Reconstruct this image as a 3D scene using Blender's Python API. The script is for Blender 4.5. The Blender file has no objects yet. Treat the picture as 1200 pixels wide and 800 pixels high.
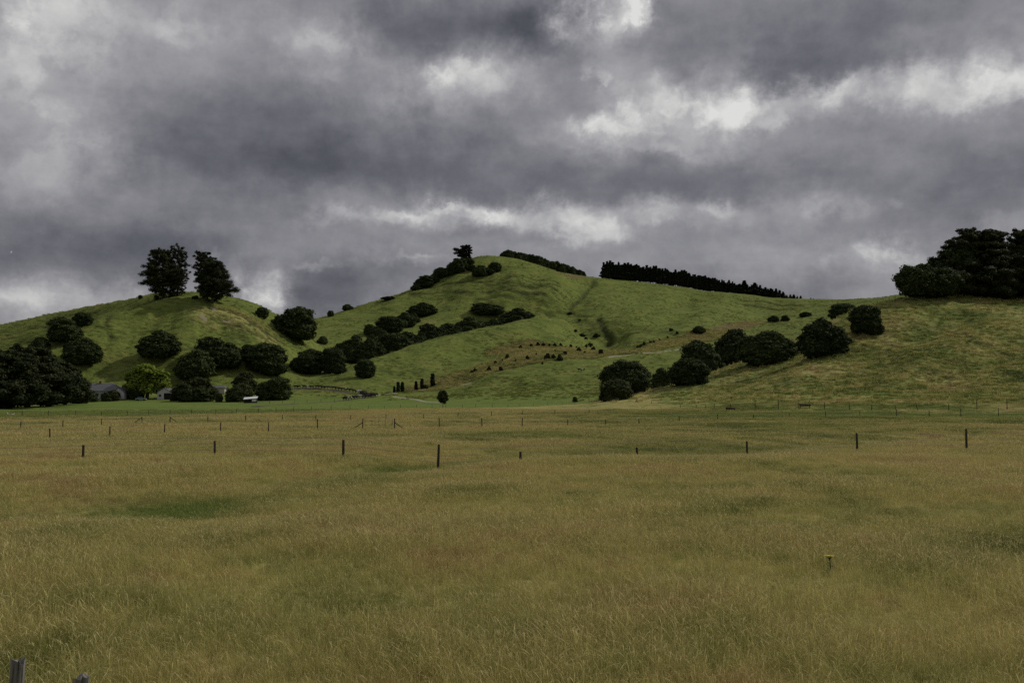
import bpy, bmesh, math, random
import numpy as np
from mathutils import Vector, Matrix

R = math.radians
rng = np.random.default_rng(7)
random.seed(7)
scene = bpy.context.scene
COL = scene.collection

# ------------------------------------------------------------------ camera
EYE = 3.2
FPX = 1200 * 35 / 36
PITCH = math.atan(62 / FPX)
cam_d = bpy.data.cameras.new("camera")
cam_d.lens = 35; cam_d.sensor_width = 36; cam_d.clip_start = 0.1; cam_d.clip_end = 20000
cam = bpy.data.objects.new("camera", cam_d)
cam.location = (0, 0, EYE); cam.rotation_euler = (math.pi / 2 + PITCH, 0, 0)
COL.objects.link(cam); scene.camera = cam
CP, SP = math.cos(PITCH), math.sin(PITCH)

def ray(px, py):
    """direction seen at a pixel of the 1200x800 photograph, scaled to depth y = 1"""
    cx = (px - 600) / FPX; cy = (400 - py) / FPX
    x, y, z = cx, CP - SP * cy, SP + CP * cy
    return x / y, z / y

def P(px, py, d):
    x, z = ray(px, py)
    return (x * d, d, EYE + z * d)

# ------------------------------------------------------------------ noise
def _hash(ix, iy, s):
    h = (ix * 374761393 + iy * 668265263 + s * 1442695041) & 0xFFFFFFFF
    h = ((h ^ (h >> 13)) * 1274126177) & 0xFFFFFFFF
    return (h ^ (h >> 16)) & 0xFFFFFFFF

def gnoise(x, y, s=0):
    x = np.asarray(x, float); y = np.asarray(y, float)
    ix = np.floor(x).astype(np.int64); iy = np.floor(y).astype(np.int64)
    fx = x - ix; fy = y - iy
    u = fx**3 * (fx * (fx * 6 - 15) + 10); v = fy**3 * (fy * (fy * 6 - 15) + 10)
    def g(a, b):
        t = _hash(ix + a, iy + b, s) / 4294967296.0 * 2 * np.pi
        return np.cos(t) * (fx - a) + np.sin(t) * (fy - b)
    n0 = g(0, 0) * (1 - u) + g(1, 0) * u
    n1 = g(0, 1) * (1 - u) + g(1, 1) * u
    return (n0 * (1 - v) + n1 * v) * 1.5

def fbm(x, y, s=0, o=4):
    t = 0; a = 1.0; f = 1.0
    for k in range(o):
        t = t + a * gnoise(x * f + 17.3 * k, y * f - 9.1 * k, s + k); a *= 0.5; f *= 2.03
    return t

def sstep(a, b, x):
    t = np.clip((x - a) / (b - a), 0, 1); return t * t * (3 - 2 * t)

def seg_dist(x, y, pts):
    d = np.full(np.shape(x), 1e9)
    for (ax, ay), (bx, by) in zip(pts[:-1], pts[1:]):
        dx, dy = bx - ax, by - ay
        t = np.clip(((x - ax) * dx + (y - ay) * dy) / (dx * dx + dy * dy), 0, 1)
        d = np.minimum(d, np.hypot(x - ax - t * dx, y - ay - t * dy))
    return d

# ------------------------------------------------------------------ relief
def line(pts, n=3):
    """survey line of (px, py, depth), densified"""
    out = []
    for a, b in zip(pts[:-1], pts[1:]):
        for k in range(n):
            t = k / n; out.append(tuple(a[i] * (1 - t) + b[i] * t for i in range(3)))
    out.append(pts[-1]); return out

S = []          # surveyed points (x, y, z)
def add(pts, n=1, dz=0.0):
    for p in line(pts, n):
        x, y, z = P(*p); S.append((x, y, z + dz))

# left hill: skyline behind, front spur, face, foot
back = [(-420, 440, 640), (-200, 415, 640), (-80, 398, 620), (0, 383, 602), (60, 367, 586), (110, 358, 566), (150, 352, 548), (178, 350, 530), (200, 349.5, 521), (230, 349.5, 520),
        (250, 350, 524), (285, 356, 534), (310, 364, 544), (345, 381, 560), (372, 402, 575)]
add(back, 2)
add([(-80, 412, 700), (60, 400, 690), (150, 385, 660), (220, 380, 640), (285, 384, 640), (345, 392, 650)])
front = [(190, 350.5, 512), (150, 362, 497), (118, 375, 484), (98, 384, 474), (75, 400, 460), (45, 418, 446), (0, 440, 430)]
add(front, 2)
add([(150, 362, 518), (100, 378, 512), (62, 396, 500), (20, 415, 490), (-60, 430, 490)], 1, -3.5)
add([(240, 368, 500), (200, 372, 496), (150, 385, 480), (110, 405, 462)], 1)
add([(300, 382, 508), (250, 388, 486), (200, 398, 474), (150, 410, 462), (100, 430, 446)], 1)
add([(335, 405, 515), (300, 408, 490), (250, 415, 468), (200, 422, 458), (150, 432, 450), (90, 448, 436)], 1)
add([(350, 428, 500), (300, 432, 470), (250, 437, 456), (200, 442, 448), (150, 448, 442)], 1)
add([(-250, 470, 440), (-100, 468, 420), (20, 468, 410), (100, 466, 412), (150, 465, 418), (230, 464, 424), (300, 463, 424), (345, 460, 436), (390, 455, 448)], 2)
# gully between the left hill and the spur, and the saddle
add([(365, 444, 474), (388, 434, 505), (408, 427, 540), (440, 411, 590), (480, 404, 640), (520, 396, 680), (560, 390, 705), (600, 383, 720)], 2)
add([(385, 420, 560), (382, 402, 610), (372, 386, 680), (366, 374.5, 740)], 2)
# main hill skyline
sky = [(366, 374.5, 742), (400, 367, 760), (440, 352, 800), (485, 338, 830), (515, 322, 850), (540, 308, 860), (560, 300.5, 866), (590, 300.5, 872), (612, 304, 880), (640, 313, 892),
       (665, 320, 905), (690, 325, 920), (720, 327, 935), (760, 331.5, 945), (800, 336.5, 950), (830, 341, 955), (870, 344.5, 955), (900, 348, 955), (950, 353, 950), (985, 351.5, 930), (1010, 349.5, 900), (1040, 349, 860), (1080, 340, 800), (1200, 335, 760), (1400, 330, 740)]
add(sky, 2)
add([(366, 388, 830), (440, 372, 880), (515, 345, 930), (560, 330, 950), (612, 330, 960), (690, 345, 1010), (760, 352, 1040), (830, 360, 1050), (900, 367, 1050), (985, 372, 1020), (1080, 370, 920), (1200, 365, 880)], 1)
add([(366, 440, 1050), (560, 420, 1200), (760, 425, 1250), (985, 430, 1250), (1200, 430, 1200)])
# main hill face
add([(420, 380, 700), (455, 368, 740), (500, 352, 770), (540, 332, 800), (570, 320, 820), (610, 322, 830)], 1)
add([(450, 392, 660), (480, 382, 690), (510, 371, 715), (550, 361, 735), (590, 355, 750), (640, 345, 775), (690, 342, 815), (740, 345, 860), (800, 350, 890)], 1)
add([(540, 383, 700), (575, 377, 715), (610, 374, 725), (650, 368, 740), (700, 362, 760), (760, 360, 800), (830, 360, 840), (900, 361, 870), (960, 362, 860)], 1)
add([(640, 378, 700), (670, 380, 690), (700, 377, 700), (730, 375, 705), (770, 377, 710), (830, 374, 740), (880, 372, 770), (930, 371, 780)], 1)
add([(672, 383, 672), (685, 390, 645), (706, 392, 632)], 1, -3)
add([(740, 386, 624), (760, 392, 620), (800, 392, 630), (850, 386, 670), (890, 381, 700), (940, 377, 720)], 1)
add([(700, 404, 590), (730, 400, 580), (770, 404, 570), (810, 403, 580), (850, 398, 610), (900, 390, 640), (960, 385, 640)], 1)
# front spur: crest, hollow behind it, face, foot
crest = [(396, 450, 452), (420, 437, 478), (440, 422, 500), (480, 404, 535), (540, 391, 572), (600, 381, 602), (640, 373, 625), (665, 374, 640)]
add(crest, 2)
add([(440, 425, 540), (480, 410, 580), (540, 397, 630), (600, 387, 660), (640, 378, 675)], 1, -3)
add([(470, 423, 502), (520, 409, 530), (580, 400, 555), (640, 392, 590), (672, 393, 615)], 1)
add([(440, 442, 464), (480, 438, 478), (530, 425, 500), (580, 414, 525), (630, 405, 555), (680, 405, 575)], 1)
add([(420, 456, 440), (470, 457, 440), (510, 450, 448), (545, 440, 462), (590, 424, 486), (640, 412, 515), (690, 411, 540)], 1)
# bench with the track, valley floor
add([(470, 466, 405), (520, 461, 412), (560, 450, 428), (600, 438, 446), (650, 425, 474), (700, 418, 505), (760, 413, 530), (800, 410, 540)], 1)
add([(560, 463, 385), (600, 455, 400), (650, 446, 420), (700, 438, 440), (750, 433, 455), (800, 428, 470)], 1)
add([(560, 471, 330), (620, 468, 345), (680, 462, 350), (700, 466, 320), (740, 452, 390), (780, 440, 420)], 1)
add([(840, 420, 500), (880, 408, 530), (930, 396, 560), (1000, 392, 560)], 1)
# right hill: left edge, top, face, foot
edge = [(700, 471, 262), (740, 464, 266), (780, 455, 272), (820, 442, 280), (860, 427, 288), (900, 411, 296), (940, 395, 303), (980, 376, 310), (1015, 362, 316), (1040, 354, 320), (1062, 349.5, 324),
        (1100, 348, 332), (1150, 348, 338), (1200, 348, 342), (1300, 340, 350), (1500, 325, 360), (1800, 320, 360)]
add(edge, 2)
add([(740, 468, 300), (780, 459, 306), (820, 448, 315), (860, 433, 325), (900, 418, 338), (940, 404, 348), (980, 390, 360), (1040, 372, 375), (1100, 365, 390), (1200, 362, 400), (1400, 350, 410)], 1)
add([(900, 432, 400), (1000, 412, 440), (1100, 400, 480), (1200, 395, 500), (1400, 385, 520)], 1)
add([(860, 441, 268), (900, 428, 275), (940, 414, 280), (980, 399, 284), (1020, 384, 290), (1070, 372, 298), (1130, 368, 303), (1200, 369, 306), (1320, 362, 310), (1600, 350, 310)], 1)
add([(800, 463, 244), (860, 456, 246), (920, 444, 250), (980, 429, 254), (1040, 413, 258), (1110, 402, 262), (1200, 400, 264), (1350, 396, 264), (1600, 385, 262)], 1)
add([(760, 472, 226), (840, 469, 222), (920, 461, 224), (1000, 450, 225), (1080, 438, 226), (1200, 432, 226), (1350, 426, 226), (1600, 415, 222)], 1)
add([(860, 475.5, 200), (940, 472, 198), (1020, 466, 198), (1100, 460, 196), (1200, 457, 194), (1350, 452, 194), (1600, 444, 190)], 1)
add([(900, 479, 184), (1000, 478, 178), (1100, 475, 176), (1200, 474, 172), (1350, 472, 170), (1600, 468, 168)], 1)
# the flat
for d in (20, 60, 105, 150):
    for px in range(-500, 1800, 230):
        S.append(((px - 600) / FPX * d, d, -1.5))
for px in (-500, -250, 0, 200, 400, 560): S.append(((px - 600) / FPX * 220, 220, -1.3)); S.append(((px - 600) / FPX * 290, 290, -1.0))
for px in (650, 740): S.append(((px - 600) / FPX * 210, 210, -1.3))
for a in range(60, 301, 20):
    for r in (60, 200, 500): S.append((r * math.sin(R(a)), r * math.cos(R(a)), -1.5))
S = np.array(S)
# thin-plate surface through the survey
C2 = S[:, :2] / 100.0
def tker(d2): return 0.5 * d2 * np.log(d2 + 1e-9)
n = len(C2)
D2 = ((C2[:, None] - C2[None]) ** 2).sum(-1)
A = np.zeros((n + 3, n + 3)); A[:n, :n] = tker(D2) + np.eye(n) * 0.0022
A[:n, n] = 1; A[:n, n + 1:] = C2; A[n, :n] = 1; A[n + 1:, :n] = C2.T
W = np.linalg.solve(A, np.concatenate([S[:, 2], np.zeros(3)]))

def tps(x, y):
    x = np.ravel(x) / 100.0; y = np.ravel(y) / 100.0
    out = np.empty(len(x))
    for i in range(0, len(x), 20000):
        a, b = x[i:i + 20000], y[i:i + 20000]
        d2 = (a[:, None] - C2[:, 0]) ** 2 + (b[:, None] - C2[:, 1]) ** 2
        out[i:i + 20000] = tker(d2) @ W[:n] + W[n] + W[n + 1] * a + W[n + 2] * b
    return out

def flat_pt(px, d): return ((px - 600) / FPX * d, d)
SWALE = [flat_pt(-150, 26), flat_pt(120, 27.5), flat_pt(225, 29), flat_pt(330, 33.5), flat_pt(430, 40), flat_pt(520, 47), flat_pt(630, 51), flat_pt(760, 55), flat_pt(900, 63), flat_pt(1100, 80)]

def field_z(x, y):
    sd = seg_dist(x, y, SWALE)
    z = -0.48 * np.exp(-(sd / 4.2) ** 2) + 0.22 * fbm(x / 24, y / 24, 3, 3) + 0.05 * gnoise(x / 3.1, y / 3.1, 9)
    # gentle rise in front of the second fence, right of centre
    for (px, d, a, s) in ((780, 40, 0.28, 9), (980, 44, 0.2, 9), (420, 38, 0.10, 6), (610, 41, 0.12, 5), (700, 110, -0.45, 14), (1100, 56, -0.1, 8)):
        cx, cy = flat_pt(px, d)
        z = z + a * np.exp(-((x - cx) ** 2 + (y - cy) ** 2) / s ** 2)
    r = np.hypot(x, y)
    return z + 1.55 * (1 - sstep(3.5, 8.5, r))          # roadside bank the viewer stands on

TRENCH = []
FOLDS = []
def hill_mask(z): return sstep(0.8, 6.0, z)

def H(x, y):
    x = np.atleast_1d(np.asarray(x, float)); y = np.atleast_1d(np.asarray(y, float))
    sh = x.shape; x = x.ravel(); y = y.ravel()
    r = np.hypot(x, y)
    t = tps(x, y)
    far = sstep(1150, 1700, r)
    t = t * (1 - far) - 2.0 * far
    f = field_z(x, y)
    z = 0.5 * (t + f + np.sqrt((t - f) ** 2 + 0.3))
    m = hill_mask(z) * (1 - far)
    n1 = fbm(x / 46, y / 46, 21, 4)
    n2 = gnoise(x / 7.5, y / 7.5, 31)
    # little stock-worn terraces follow the contours
    ph = z / 1.15 + 1.3 * fbm(x / 30, y / 30, 41, 3)
    ter = np.abs((ph % 1.0) - 0.5) * 2
    z = z + m * (0.95 * n1 - 0.9 * np.abs(fbm(x / 85 + 3, y / 85, 25, 3)) + 0.24 * n2 + 0.42 * ter * sstep(-0.2, 0.3, fbm(x / 60 + 5, y / 60, 51, 3)))
    z = z + m * 1.7 * np.maximum(0, 1 - np.hypot((x + 15) / 75, (y - 815) / 70)) * fbm(x / 19, y / 24, 27, 3)
    for pts, wd, dp in FOLDS:
        z = z - m * dp * np.exp(-(seg_dist(x + 3 * n2, y + 6 * n2, pts) / wd) ** 2)
    for pts, wd, dp in TRENCH:
        z = z - dp * np.exp(-(seg_dist(x + 1.2 * n2, y + 2.0 * n2, pts) / wd) ** 2)
    return z.reshape(sh)

def ground(x, y): return float(H(x, y)[0])

_ds = np.concatenate([np.linspace(9, 200, 300), np.linspace(200.5, 1150, 950)])
def hit(px, py):
    """where the sight line through a pixel meets the land"""
    rx, rz = ray(px, py)
    g = H(rx * _ds, _ds); zz = EYE + rz * _ds
    below = np.nonzero(zz <= g)[0]
    if len(below) == 0: 
        i = int(np.argmin(zz - g)); d = _ds[i]
        return (rx * d, d, float(g[i]))
    i = below[0]
    if i == 0: d = _ds[0]
    else:
        a, b = zz[i - 1] - g[i - 1], g[i] - zz[i]
        d = _ds[i - 1] + (_ds[i] - _ds[i - 1]) * a / (a + b + 1e-9)
    return (rx * d, d, ground(rx * d, d))

def at(px, d):
    x = (px - 600) / FPX * d / CP
    return (x, d, ground(x, d))

# broad gullies (positive) and noses (negative) of the hillsides
_F = []
for pix, wd, dp in (([(688, 329), (672, 350), (664, 366), (684, 380), (704, 392), (716, 404)], 15, 6.0), ([(705, 398), (730, 388), (765, 378), (800, 372)], 11, 4.0), ([(752, 372), (780, 360), (805, 350)], 10, 2.6),
                    ([(560, 358), (600, 356), (640, 362)], 12, 3.5), ([(520, 350), (500, 362), (478, 376)], 12, 3.5), ([(610, 318), (600, 335), (590, 352)], 12, -3.5), ([(650, 332), (640, 350)], 11, -3.0),
                    ([(780, 342), (770, 362), (740, 384)], 14, -3.5), ([(850, 350), (835, 368), (800, 392)], 14, -3.0), ([(880, 372), (900, 362), (915, 352)], 12, 3.0), ([(560, 398), (600, 392), (640, 384)], 18, -2.5),
                    ([(520, 425), (560, 412), (580, 404)], 10, 1.8), ([(225, 372), (215, 395), (205, 418)], 12, -2.5), ([(160, 372), (165, 395), (150, 420)], 10, 2.2), ([(290, 385), (300, 410)], 10, -2.0), ([(250, 385), (255, 410)], 9, 1.8),
                    ([(1130, 372), (1060, 405), (1000, 440)], 9, 1.6), ([(1200, 395), (1140, 425), (1090, 455)], 9, 1.5), ([(1040, 372), (985, 410), (930, 445)], 9, -1.4), ([(1170, 380), (1100, 415), (1050, 450)], 8, -1.2),
                    ([(455, 362), (470, 350), (490, 344)], 9, -2), ([(600, 452), (660, 446), (700, 444)], 8, 1.3)):
    _F.append(([hit(*p)[:2] for p in pix], wd, dp))
FOLDS += _F
# slips, drains and steps in the turf
_T = []
for pix, wd, dp in (([(249, 361), (268, 363), (286, 371), (302, 381), (318, 392), (331, 401)], 1.5, 1.6), ([(258, 372), (288, 385), (312, 397)], 1.3, 1.0), ([(276, 367), (296, 379), (320, 398)], 1.1, .9),
                    ([(588, 327), (620, 325), (652, 330)], 2.2, 1.6), ([(572, 334), (610, 333), (650, 338)], 2.2, 1.5), ([(566, 342), (604, 341), (640, 345)], 2.2, 1.4), ([(585, 338), (625, 337), (655, 334)], 1.8, 1.2), ([(560, 350), (600, 349)], 2, 1.1),
                    ([(500, 338), (540, 331), (575, 330)], 2, 1.0), ([(480, 345), (520, 341), (552, 343)], 2, .9),
                    ([(868, 352), (905, 355), (938, 358)], 2.0, 1.4), ([(872, 357), (900, 361), (930, 362)], 2.0, 1.2),
                    ([(697, 327), (690, 338), (681, 350), (668, 362)], 1.6, 1.3), ([(126, 371), (125, 384), (131, 397)], 1.2, .9), ([(700, 374), (708, 385), (716, 397), (712, 405)], 2.2, 1.6), ([(640, 367), (668, 366), (690, 371)], 1.4, .8),
                    ([(1090, 391), (1112, 389), (1138, 393)], .9, .9), ([(1105, 398), (1128, 396), (1146, 400)], .9, .9), ([(1160, 428), (1180, 424), (1200, 422)], .8, .8), ([(1040, 412), (1062, 414), (1085, 412)], .8, .7),
                    ([(1070, 438), (1100, 434), (1130, 436)], .7, .6), ([(1000, 405), (1020, 404)], .7, .5), ([(1150, 405), (1178, 402), (1200, 404)], .8, .7),
                    ([(195, 408), (215, 407), (232, 412)], 1.0, .9), ([(60, 372), (90, 369), (120, 366)], 1.4, .9), ([(10, 392), (40, 384), (70, 381)], 1.4, .9), ([(20, 402), (50, 397)], 1.3, .8),
                    ([(590, 452), (618, 450), (650, 449)], .9, .8), ([(590, 444), (604, 446)], .9, .7), ([(535, 456), (560, 452), (572, 452)], 1.0, .8)):
    _T.append(([hit(*p)[:2] for p in pix], wd, dp * (1.5 if pix[0][0] > 980 else 1.0)))
TRENCH += _T

# ------------------------------------------------------------------ node helpers
class NT:
    def __init__(self, tree): self.t = tree; self.N = tree.nodes; self.L = tree.links
    def n(self, typ, **kw):
        nd = self.N.new(typ)
        for k, v in kw.items(): setattr(nd, k, v)
        return nd
    def put(self, sock, v):
        if hasattr(v, "is_output"): self.L.new(v, sock)
        elif v is not None: sock.default_value = v
    def m(self, op, a, b=None, c=None, clamp=False):
        nd = self.n("ShaderNodeMath", operation=op); nd.use_clamp = clamp
        for i, v in enumerate((a, b, c)):
            if v is not None: self.put(nd.inputs[i], v)
        return nd.outputs[0]
    def v(self, op, a, b=None, c=None):
        nd = self.n("ShaderNodeVectorMath", operation=op)
        for i, v in enumerate((a, b, c)):
            if v is None: continue
            self.put(nd.inputs[3] if (op == 'SCALE' and i == 1) else nd.inputs[i], v)
        return nd.outputs["Value"] if op in ("LENGTH", "DOT_PRODUCT", "DISTANCE") else nd.outputs[0]
    def noise(self, vec, scale, detail=4, rough=0.55, dist=0.0, w=None):
        nd = self.n("ShaderNodeTexNoise", noise_dimensions='3D')
        self.put(nd.inputs["Vector"], vec); nd.inputs["Scale"].default_value = scale
        nd.inputs["Detail"].default_value = detail; nd.inputs["Roughness"].default_value = rough
        nd.inputs["Distortion"].default_value = dist
        return nd.outputs[0]
    def mr(self, v, a, b, c=0.0, d=1.0, smooth=True):
        nd = self.n("ShaderNodeMapRange"); nd.interpolation_type = 'SMOOTHSTEP' if smooth else 'LINEAR'
        self.put(nd.inputs[0], v)
        for i, q in enumerate((a, b, c, d)): self.put(nd.inputs[i + 1], q)
        return nd.outputs[0]
    def mix(self, f, a, b, blend='MIX'):
        nd = self.n("ShaderNodeMix", data_type='RGBA', blend_type=blend)
        self.put(nd.inputs[0], f)
        for i, q in ((6, a), (7, b)):
            self.put(nd.inputs[i], (*q, 1) if isinstance(q, tuple) and len(q) == 3 else q)
        return nd.outputs[2]
    def ramp(self, f, stops):
        nd = self.n("ShaderNodeValToRGB"); self.put(nd.inputs[0], f)
        el = nd.color_ramp.elements
        while len(el) < len(stops): el.new(0.5)
        for e, (p, c) in zip(el, stops): e.position = p; e.color = (*c, 1)
        return nd.outputs[0]
    def attr(self, name, typ='GEOMETRY', out="Fac"):
        nd = self.n("ShaderNodeAttribute", attribute_type=typ, attribute_name=name); return nd.outputs[out]

def material(name):
    m = bpy.data.materials.new(name); m.use_nodes = True
    m.node_tree.nodes.clear()
    t = NT(m.node_tree)
    out = t.n("ShaderNodeOutputMaterial")
    b = t.n("ShaderNodeBsdfPrincipled")
    t.L.new(b.outputs[0], out.inputs[0])
    b.inputs["Roughness"].default_value = 0.85
    b.inputs["Specular IOR Level"].default_value = 0.2
    return m, t, b, out

def simple(name, c1, c2, scale=3.0, rough=0.8, spec=0.2, bump=0.0, stretch=None):
    m, t, b, out = material(name)
    co = t.n("ShaderNodeTexCoord").outputs["Object"]
    if stretch: co = t.v('MULTIPLY', co, stretch)
    f = t.noise(co, scale, 5, 0.6)
    t.put(b.inputs["Base Color"], t.ramp(f, [(0.3, c1), (0.7, c2)]))
    b.inputs["Roughness"].default_value = rough; b.inputs["Specular IOR Level"].default_value = spec
    if bump:
        bp = t.n("ShaderNodeBump"); bp.inputs["Strength"].default_value = 0.6; bp.inputs["Distance"].default_value = bump
        t.put(bp.inputs["Height"], f); t.L.new(bp.outputs[0], b.inputs["Normal"])
    return m

# ------------------------------------------------------------------ grass colours shared by the sward and its stems
def sward_colour(t, dry, brown, lush, gain=2.8):
    pos = t.n("ShaderNodeNewGeometry").outputs["Position"]
    flat = t.v('MULTIPLY', pos, (1, 1, 0.0))
    a = t.noise(flat, 0.075, 5, 0.62, 0.4)
    b_ = t.noise(t.v('ADD', flat, (71, 13, 0)), 0.45, 5, 0.65)
    c = t.noise(t.v('ADD', flat, (5, 91, 0)), 1.7, 3, 0.6)
    ab = t.m('ADD', t.m('MULTIPLY', a, 0.5), t.m('ADD', t.m('MULTIPLY', b_, 0.35), t.m('MULTIPLY', c, 0.15)))
    dryc = t.ramp(ab, [(0.40, DRY[0]), (0.47, DRY[1]), (0.53, DRY[2]), (0.60, DRY[3])])
    grn = t.ramp(ab, [(0.40, GRN[0]), (0.48, GRN[1]), (0.54, GRN[2]), (0.62, GRN[3])])
    # dry where asked, broken up by patches
    k = t.m('ADD', dry, t.m('MULTIPLY', t.m('SUBTRACT', t.m('ADD', t.m('MULTIPLY', a, 0.55), t.m('MULTIPLY', b_, 0.45)), 0.5), gain))
    fd = t.mr(k, 0.34, 0.96)
    col = t.mix(fd, grn, dryc)
    col = t.mix(lush, col, LUSH)
    kb = t.m('ADD', brown, t.m('MULTIPLY', t.m('SUBTRACT', b_, 0.5), 1.2))
    brc = t.ramp(c, [(0.35, BRN[0]), (0.65, BRN[1])])
    col = t.mix(t.mr(kb, 0.35, 0.75), col, brc)
    return col, pos, a, b_, c

DRY = [(0.190, 0.215, 0.060), (0.352, 0.335, 0.116), (0.425, 0.375, 0.142), (0.335, 0.246, 0.112)]
GRN = [(0.086, 0.118, 0.027), (0.132, 0.170, 0.037), (0.165, 0.195, 0.045), (0.195, 0.195, 0.055)]
LUSH = (0.104, 0.152, 0.036)
BRN = [(0.130, 0.105, 0.048), (0.205, 0.160, 0.072)]

mg, t, b, out = material("pasture")
dry, brown, lush, dirt = (t.attr(q) for q in ("dry", "brown", "lush", "dirt"))
col, pos, na, nb, nc = sward_colour(t, dry, brown, lush, t.m('MULTIPLY_ADD', t.attr("hill"), -1.5, 2.8))
# rank tufts, worn, darker tracks and painted hollow shade in the hill turf
hillm = t.attr("hill")
n4 = t.noise(t.v('MULTIPLY', pos, (0.28, 0.9, 0.9)), 0.42, 6, 0.7)
tuft = t.mr(n4, 0.47, 0.62)
roughm = t.attr("rough"); rank_shade_m = t.attr("rank")
n7 = t.noise(pos, 0.035, 4, 0.6)
patch = t.m('MAXIMUM', t.m('MULTIPLY', t.mr(n7, 0.46, 0.64), 0.55), roughm)
col = t.mix(t.m('MULTIPLY', t.m('MULTIPLY', tuft, t.m('MULTIPLY_ADD', patch, 0.72, 0.24)), hillm), col, (0.034, 0.037, 0.014))
col = t.mix(t.m('MULTIPLY', t.mr(t.noise(t.v('ADD', pos, (9, 4, 2)), 0.11, 5, 0.65), 0.52, 0.68), t.m('MULTIPLY', hillm, t.m('MULTIPLY_ADD', roughm, 0.3, 0.25))), col, (0.155, 0.135, 0.048))
col = t.mix(t.m('MULTIPLY', rank_shade_m, 0.85), col, (0.024, 0.027, 0.012))  # dark growth plus painted scarp shade along the slips and drains
n6 = t.noise(t.v('MULTIPLY', pos, (0.6, 0.6, 0.6)), 1.1, 3, 0.7)
col = t.mix(t.m('MULTIPLY', t.mr(n6, 0.35, 0.62, 1.0, 0.0), t.m('MULTIPLY', hillm, 0.35)), col, (0.055, 0.062, 0.020))
dcol = t.ramp(nc, [(0.35, (0.20, 0.17, 0.115)), (0.65, (0.30, 0.255, 0.175))])
col = t.mix(t.mr(t.m('ADD', dirt, t.m('MULTIPLY', t.m('SUBTRACT', nb, 0.5), 0.8)), 0.4, 0.65), col, dcol)
thatch = t.m('MULTIPLY', t.m('SUBTRACT', 1.0, t.m('MINIMUM', t.m('MULTIPLY', hillm, 3.0), 1.0)), dry)
col = t.mix(t.m('MULTIPLY', thatch, 0.8), col, t.mix(1.0, col, (0.62, 0.62, 0.60), 'MULTIPLY'))
t.put(b.inputs["Base Color"], col)
b.inputs["Roughness"].default_value = 1.0; b.inputs["Specular IOR Level"].default_value = 0.05
bp1 = t.n("ShaderNodeBump"); bp1.inputs["Strength"].default_value = 1.0; bp1.inputs["Distance"].default_value = 0.9
hgt = t.m('ADD', t.m('MULTIPLY', n4, 0.8), t.m('MULTIPLY', n6, 0.5))
t.put(bp1.inputs["Height"], hgt); t.L.new(bp1.outputs[0], b.inputs["Normal"])
PASTURE = mg

# ------------------------------------------------------------------ ground sheet
rad = np.concatenate([np.geomspace(1.5, 60, 80), np.arange(62, 180, 2.0), np.arange(181.8, 1000, 1.9), np.arange(1006, 1420, 9), np.geomspace(1450, 9000, 22)])
ang = np.concatenate([np.linspace(-40, 40, 720), np.linspace(43, 317, 62)])
ar = np.radians(ang)
RR, AA = np.meshgrid(rad, ar, indexing='ij')
X = RR * np.sin(AA); Y = RR * np.cos(AA)
Z = H(X.ravel(), Y.ravel()).reshape(X.shape)
nr, na_ = X.shape

def px_of(x, y):
    return 600 + FPX * CP * x / np.maximum(y, 1.0)

BND = np.array([(-600, 118), (0, 134), (150, 138), (300, 163), (450, 208), (600, 250), (680, 285), (760, 300), (1400, 300)], float)
def cover(x, y, z):
    """land cover at points: dry, brown, lush, dirt, hill"""
    p = px_of(x, y)
    wob = 6 * fbm(x / 25, y / 25, 61, 3)
    edge_d = np.interp(p, BND[:, 0], BND[:, 1])
    dry_field = 1 - sstep(-7, 7, y + wob - edge_d)
    dry = dry_field * np.where(y > 0, 1, 1)
    # right hill is half cured, and so is the worn right flank of the left hill
    rh = sstep(700, 800, p) * sstep(150, 215, y) * (1 - sstep(330, 420, y))
    dry = np.where(rh > 0.01, dry * (1 - rh) + rh * (0.56 + 0.16 * gnoise(x / 30, y / 18, 71)), dry)
    dry = dry * (1 - 0.30 * sstep(520, 760, p) * sstep(48, 75, y) * (1 - sstep(185, 215, y))) * (1 - 0.22 * sstep(85, 120, y) * (y < 180))
    for (cx, cy, rx, ry, amt) in DRYB:
        dry = np.maximum(dry, amt * np.exp(-((x - cx) / rx) ** 2 - ((y - cy) / ry) ** 2))
    lush = 0.45 * np.exp(-(seg_dist(x, y, SWALE) / 1.6) ** 2) * sstep(-0.25, 0.3, fbm(x / 7, y / 7, 81, 3) + 0.18)
    gb = sstep(560, 840, p) * np.exp(-((y - (156 + 14 * np.clip((900 - p) / 300, -1, 1)) + wob) / 13.0) ** 2)
    dry = dry * (1 - 0.75 * gb); lush = np.maximum(lush, 0.45 * gb)
    pad = sstep(-4, 10, y + wob - edge_d) * (1 - sstep(1.0, 3.5, z)) * (y > 0) * (1 - sstep(640, 760, p))
    lush = np.maximum(lush, 0.55 * pad)
    for (cx, cy, r, amt) in LUSHB:
        lush = np.maximum(lush, amt * np.exp(-((x - cx) ** 2 + (y - cy) ** 2) / r ** 2))
    brown = np.zeros_like(x); dirt = np.zeros_like(x)
    for pts, w, amt in BROWNL:
        brown = np.maximum(brown, amt * (1 - sstep(w * 0.6, w * 1.15, seg_dist(x, y, pts))))
    for pts, w, amt in DIRTL:
        dirt = np.maximum(dirt, amt * (1 - sstep(w * 0.5, w * 1.3, seg_dist(x, y, pts))))
    rank = np.zeros_like(x)
    jx = 1.6 * gnoise(x / 5, y / 5, 77)
    for pts, wd, dp in TRENCH:
        rank = np.maximum(rank, min(1.0, .45 + .35 * dp) * np.exp(-(seg_dist(x + jx, y + jx, pts) / (wd * 1.15)) ** 2))  # follows each trench: rank growth and the shade painted into it
    return dry, brown, lush, dirt, hill_mask(z), rank
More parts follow.
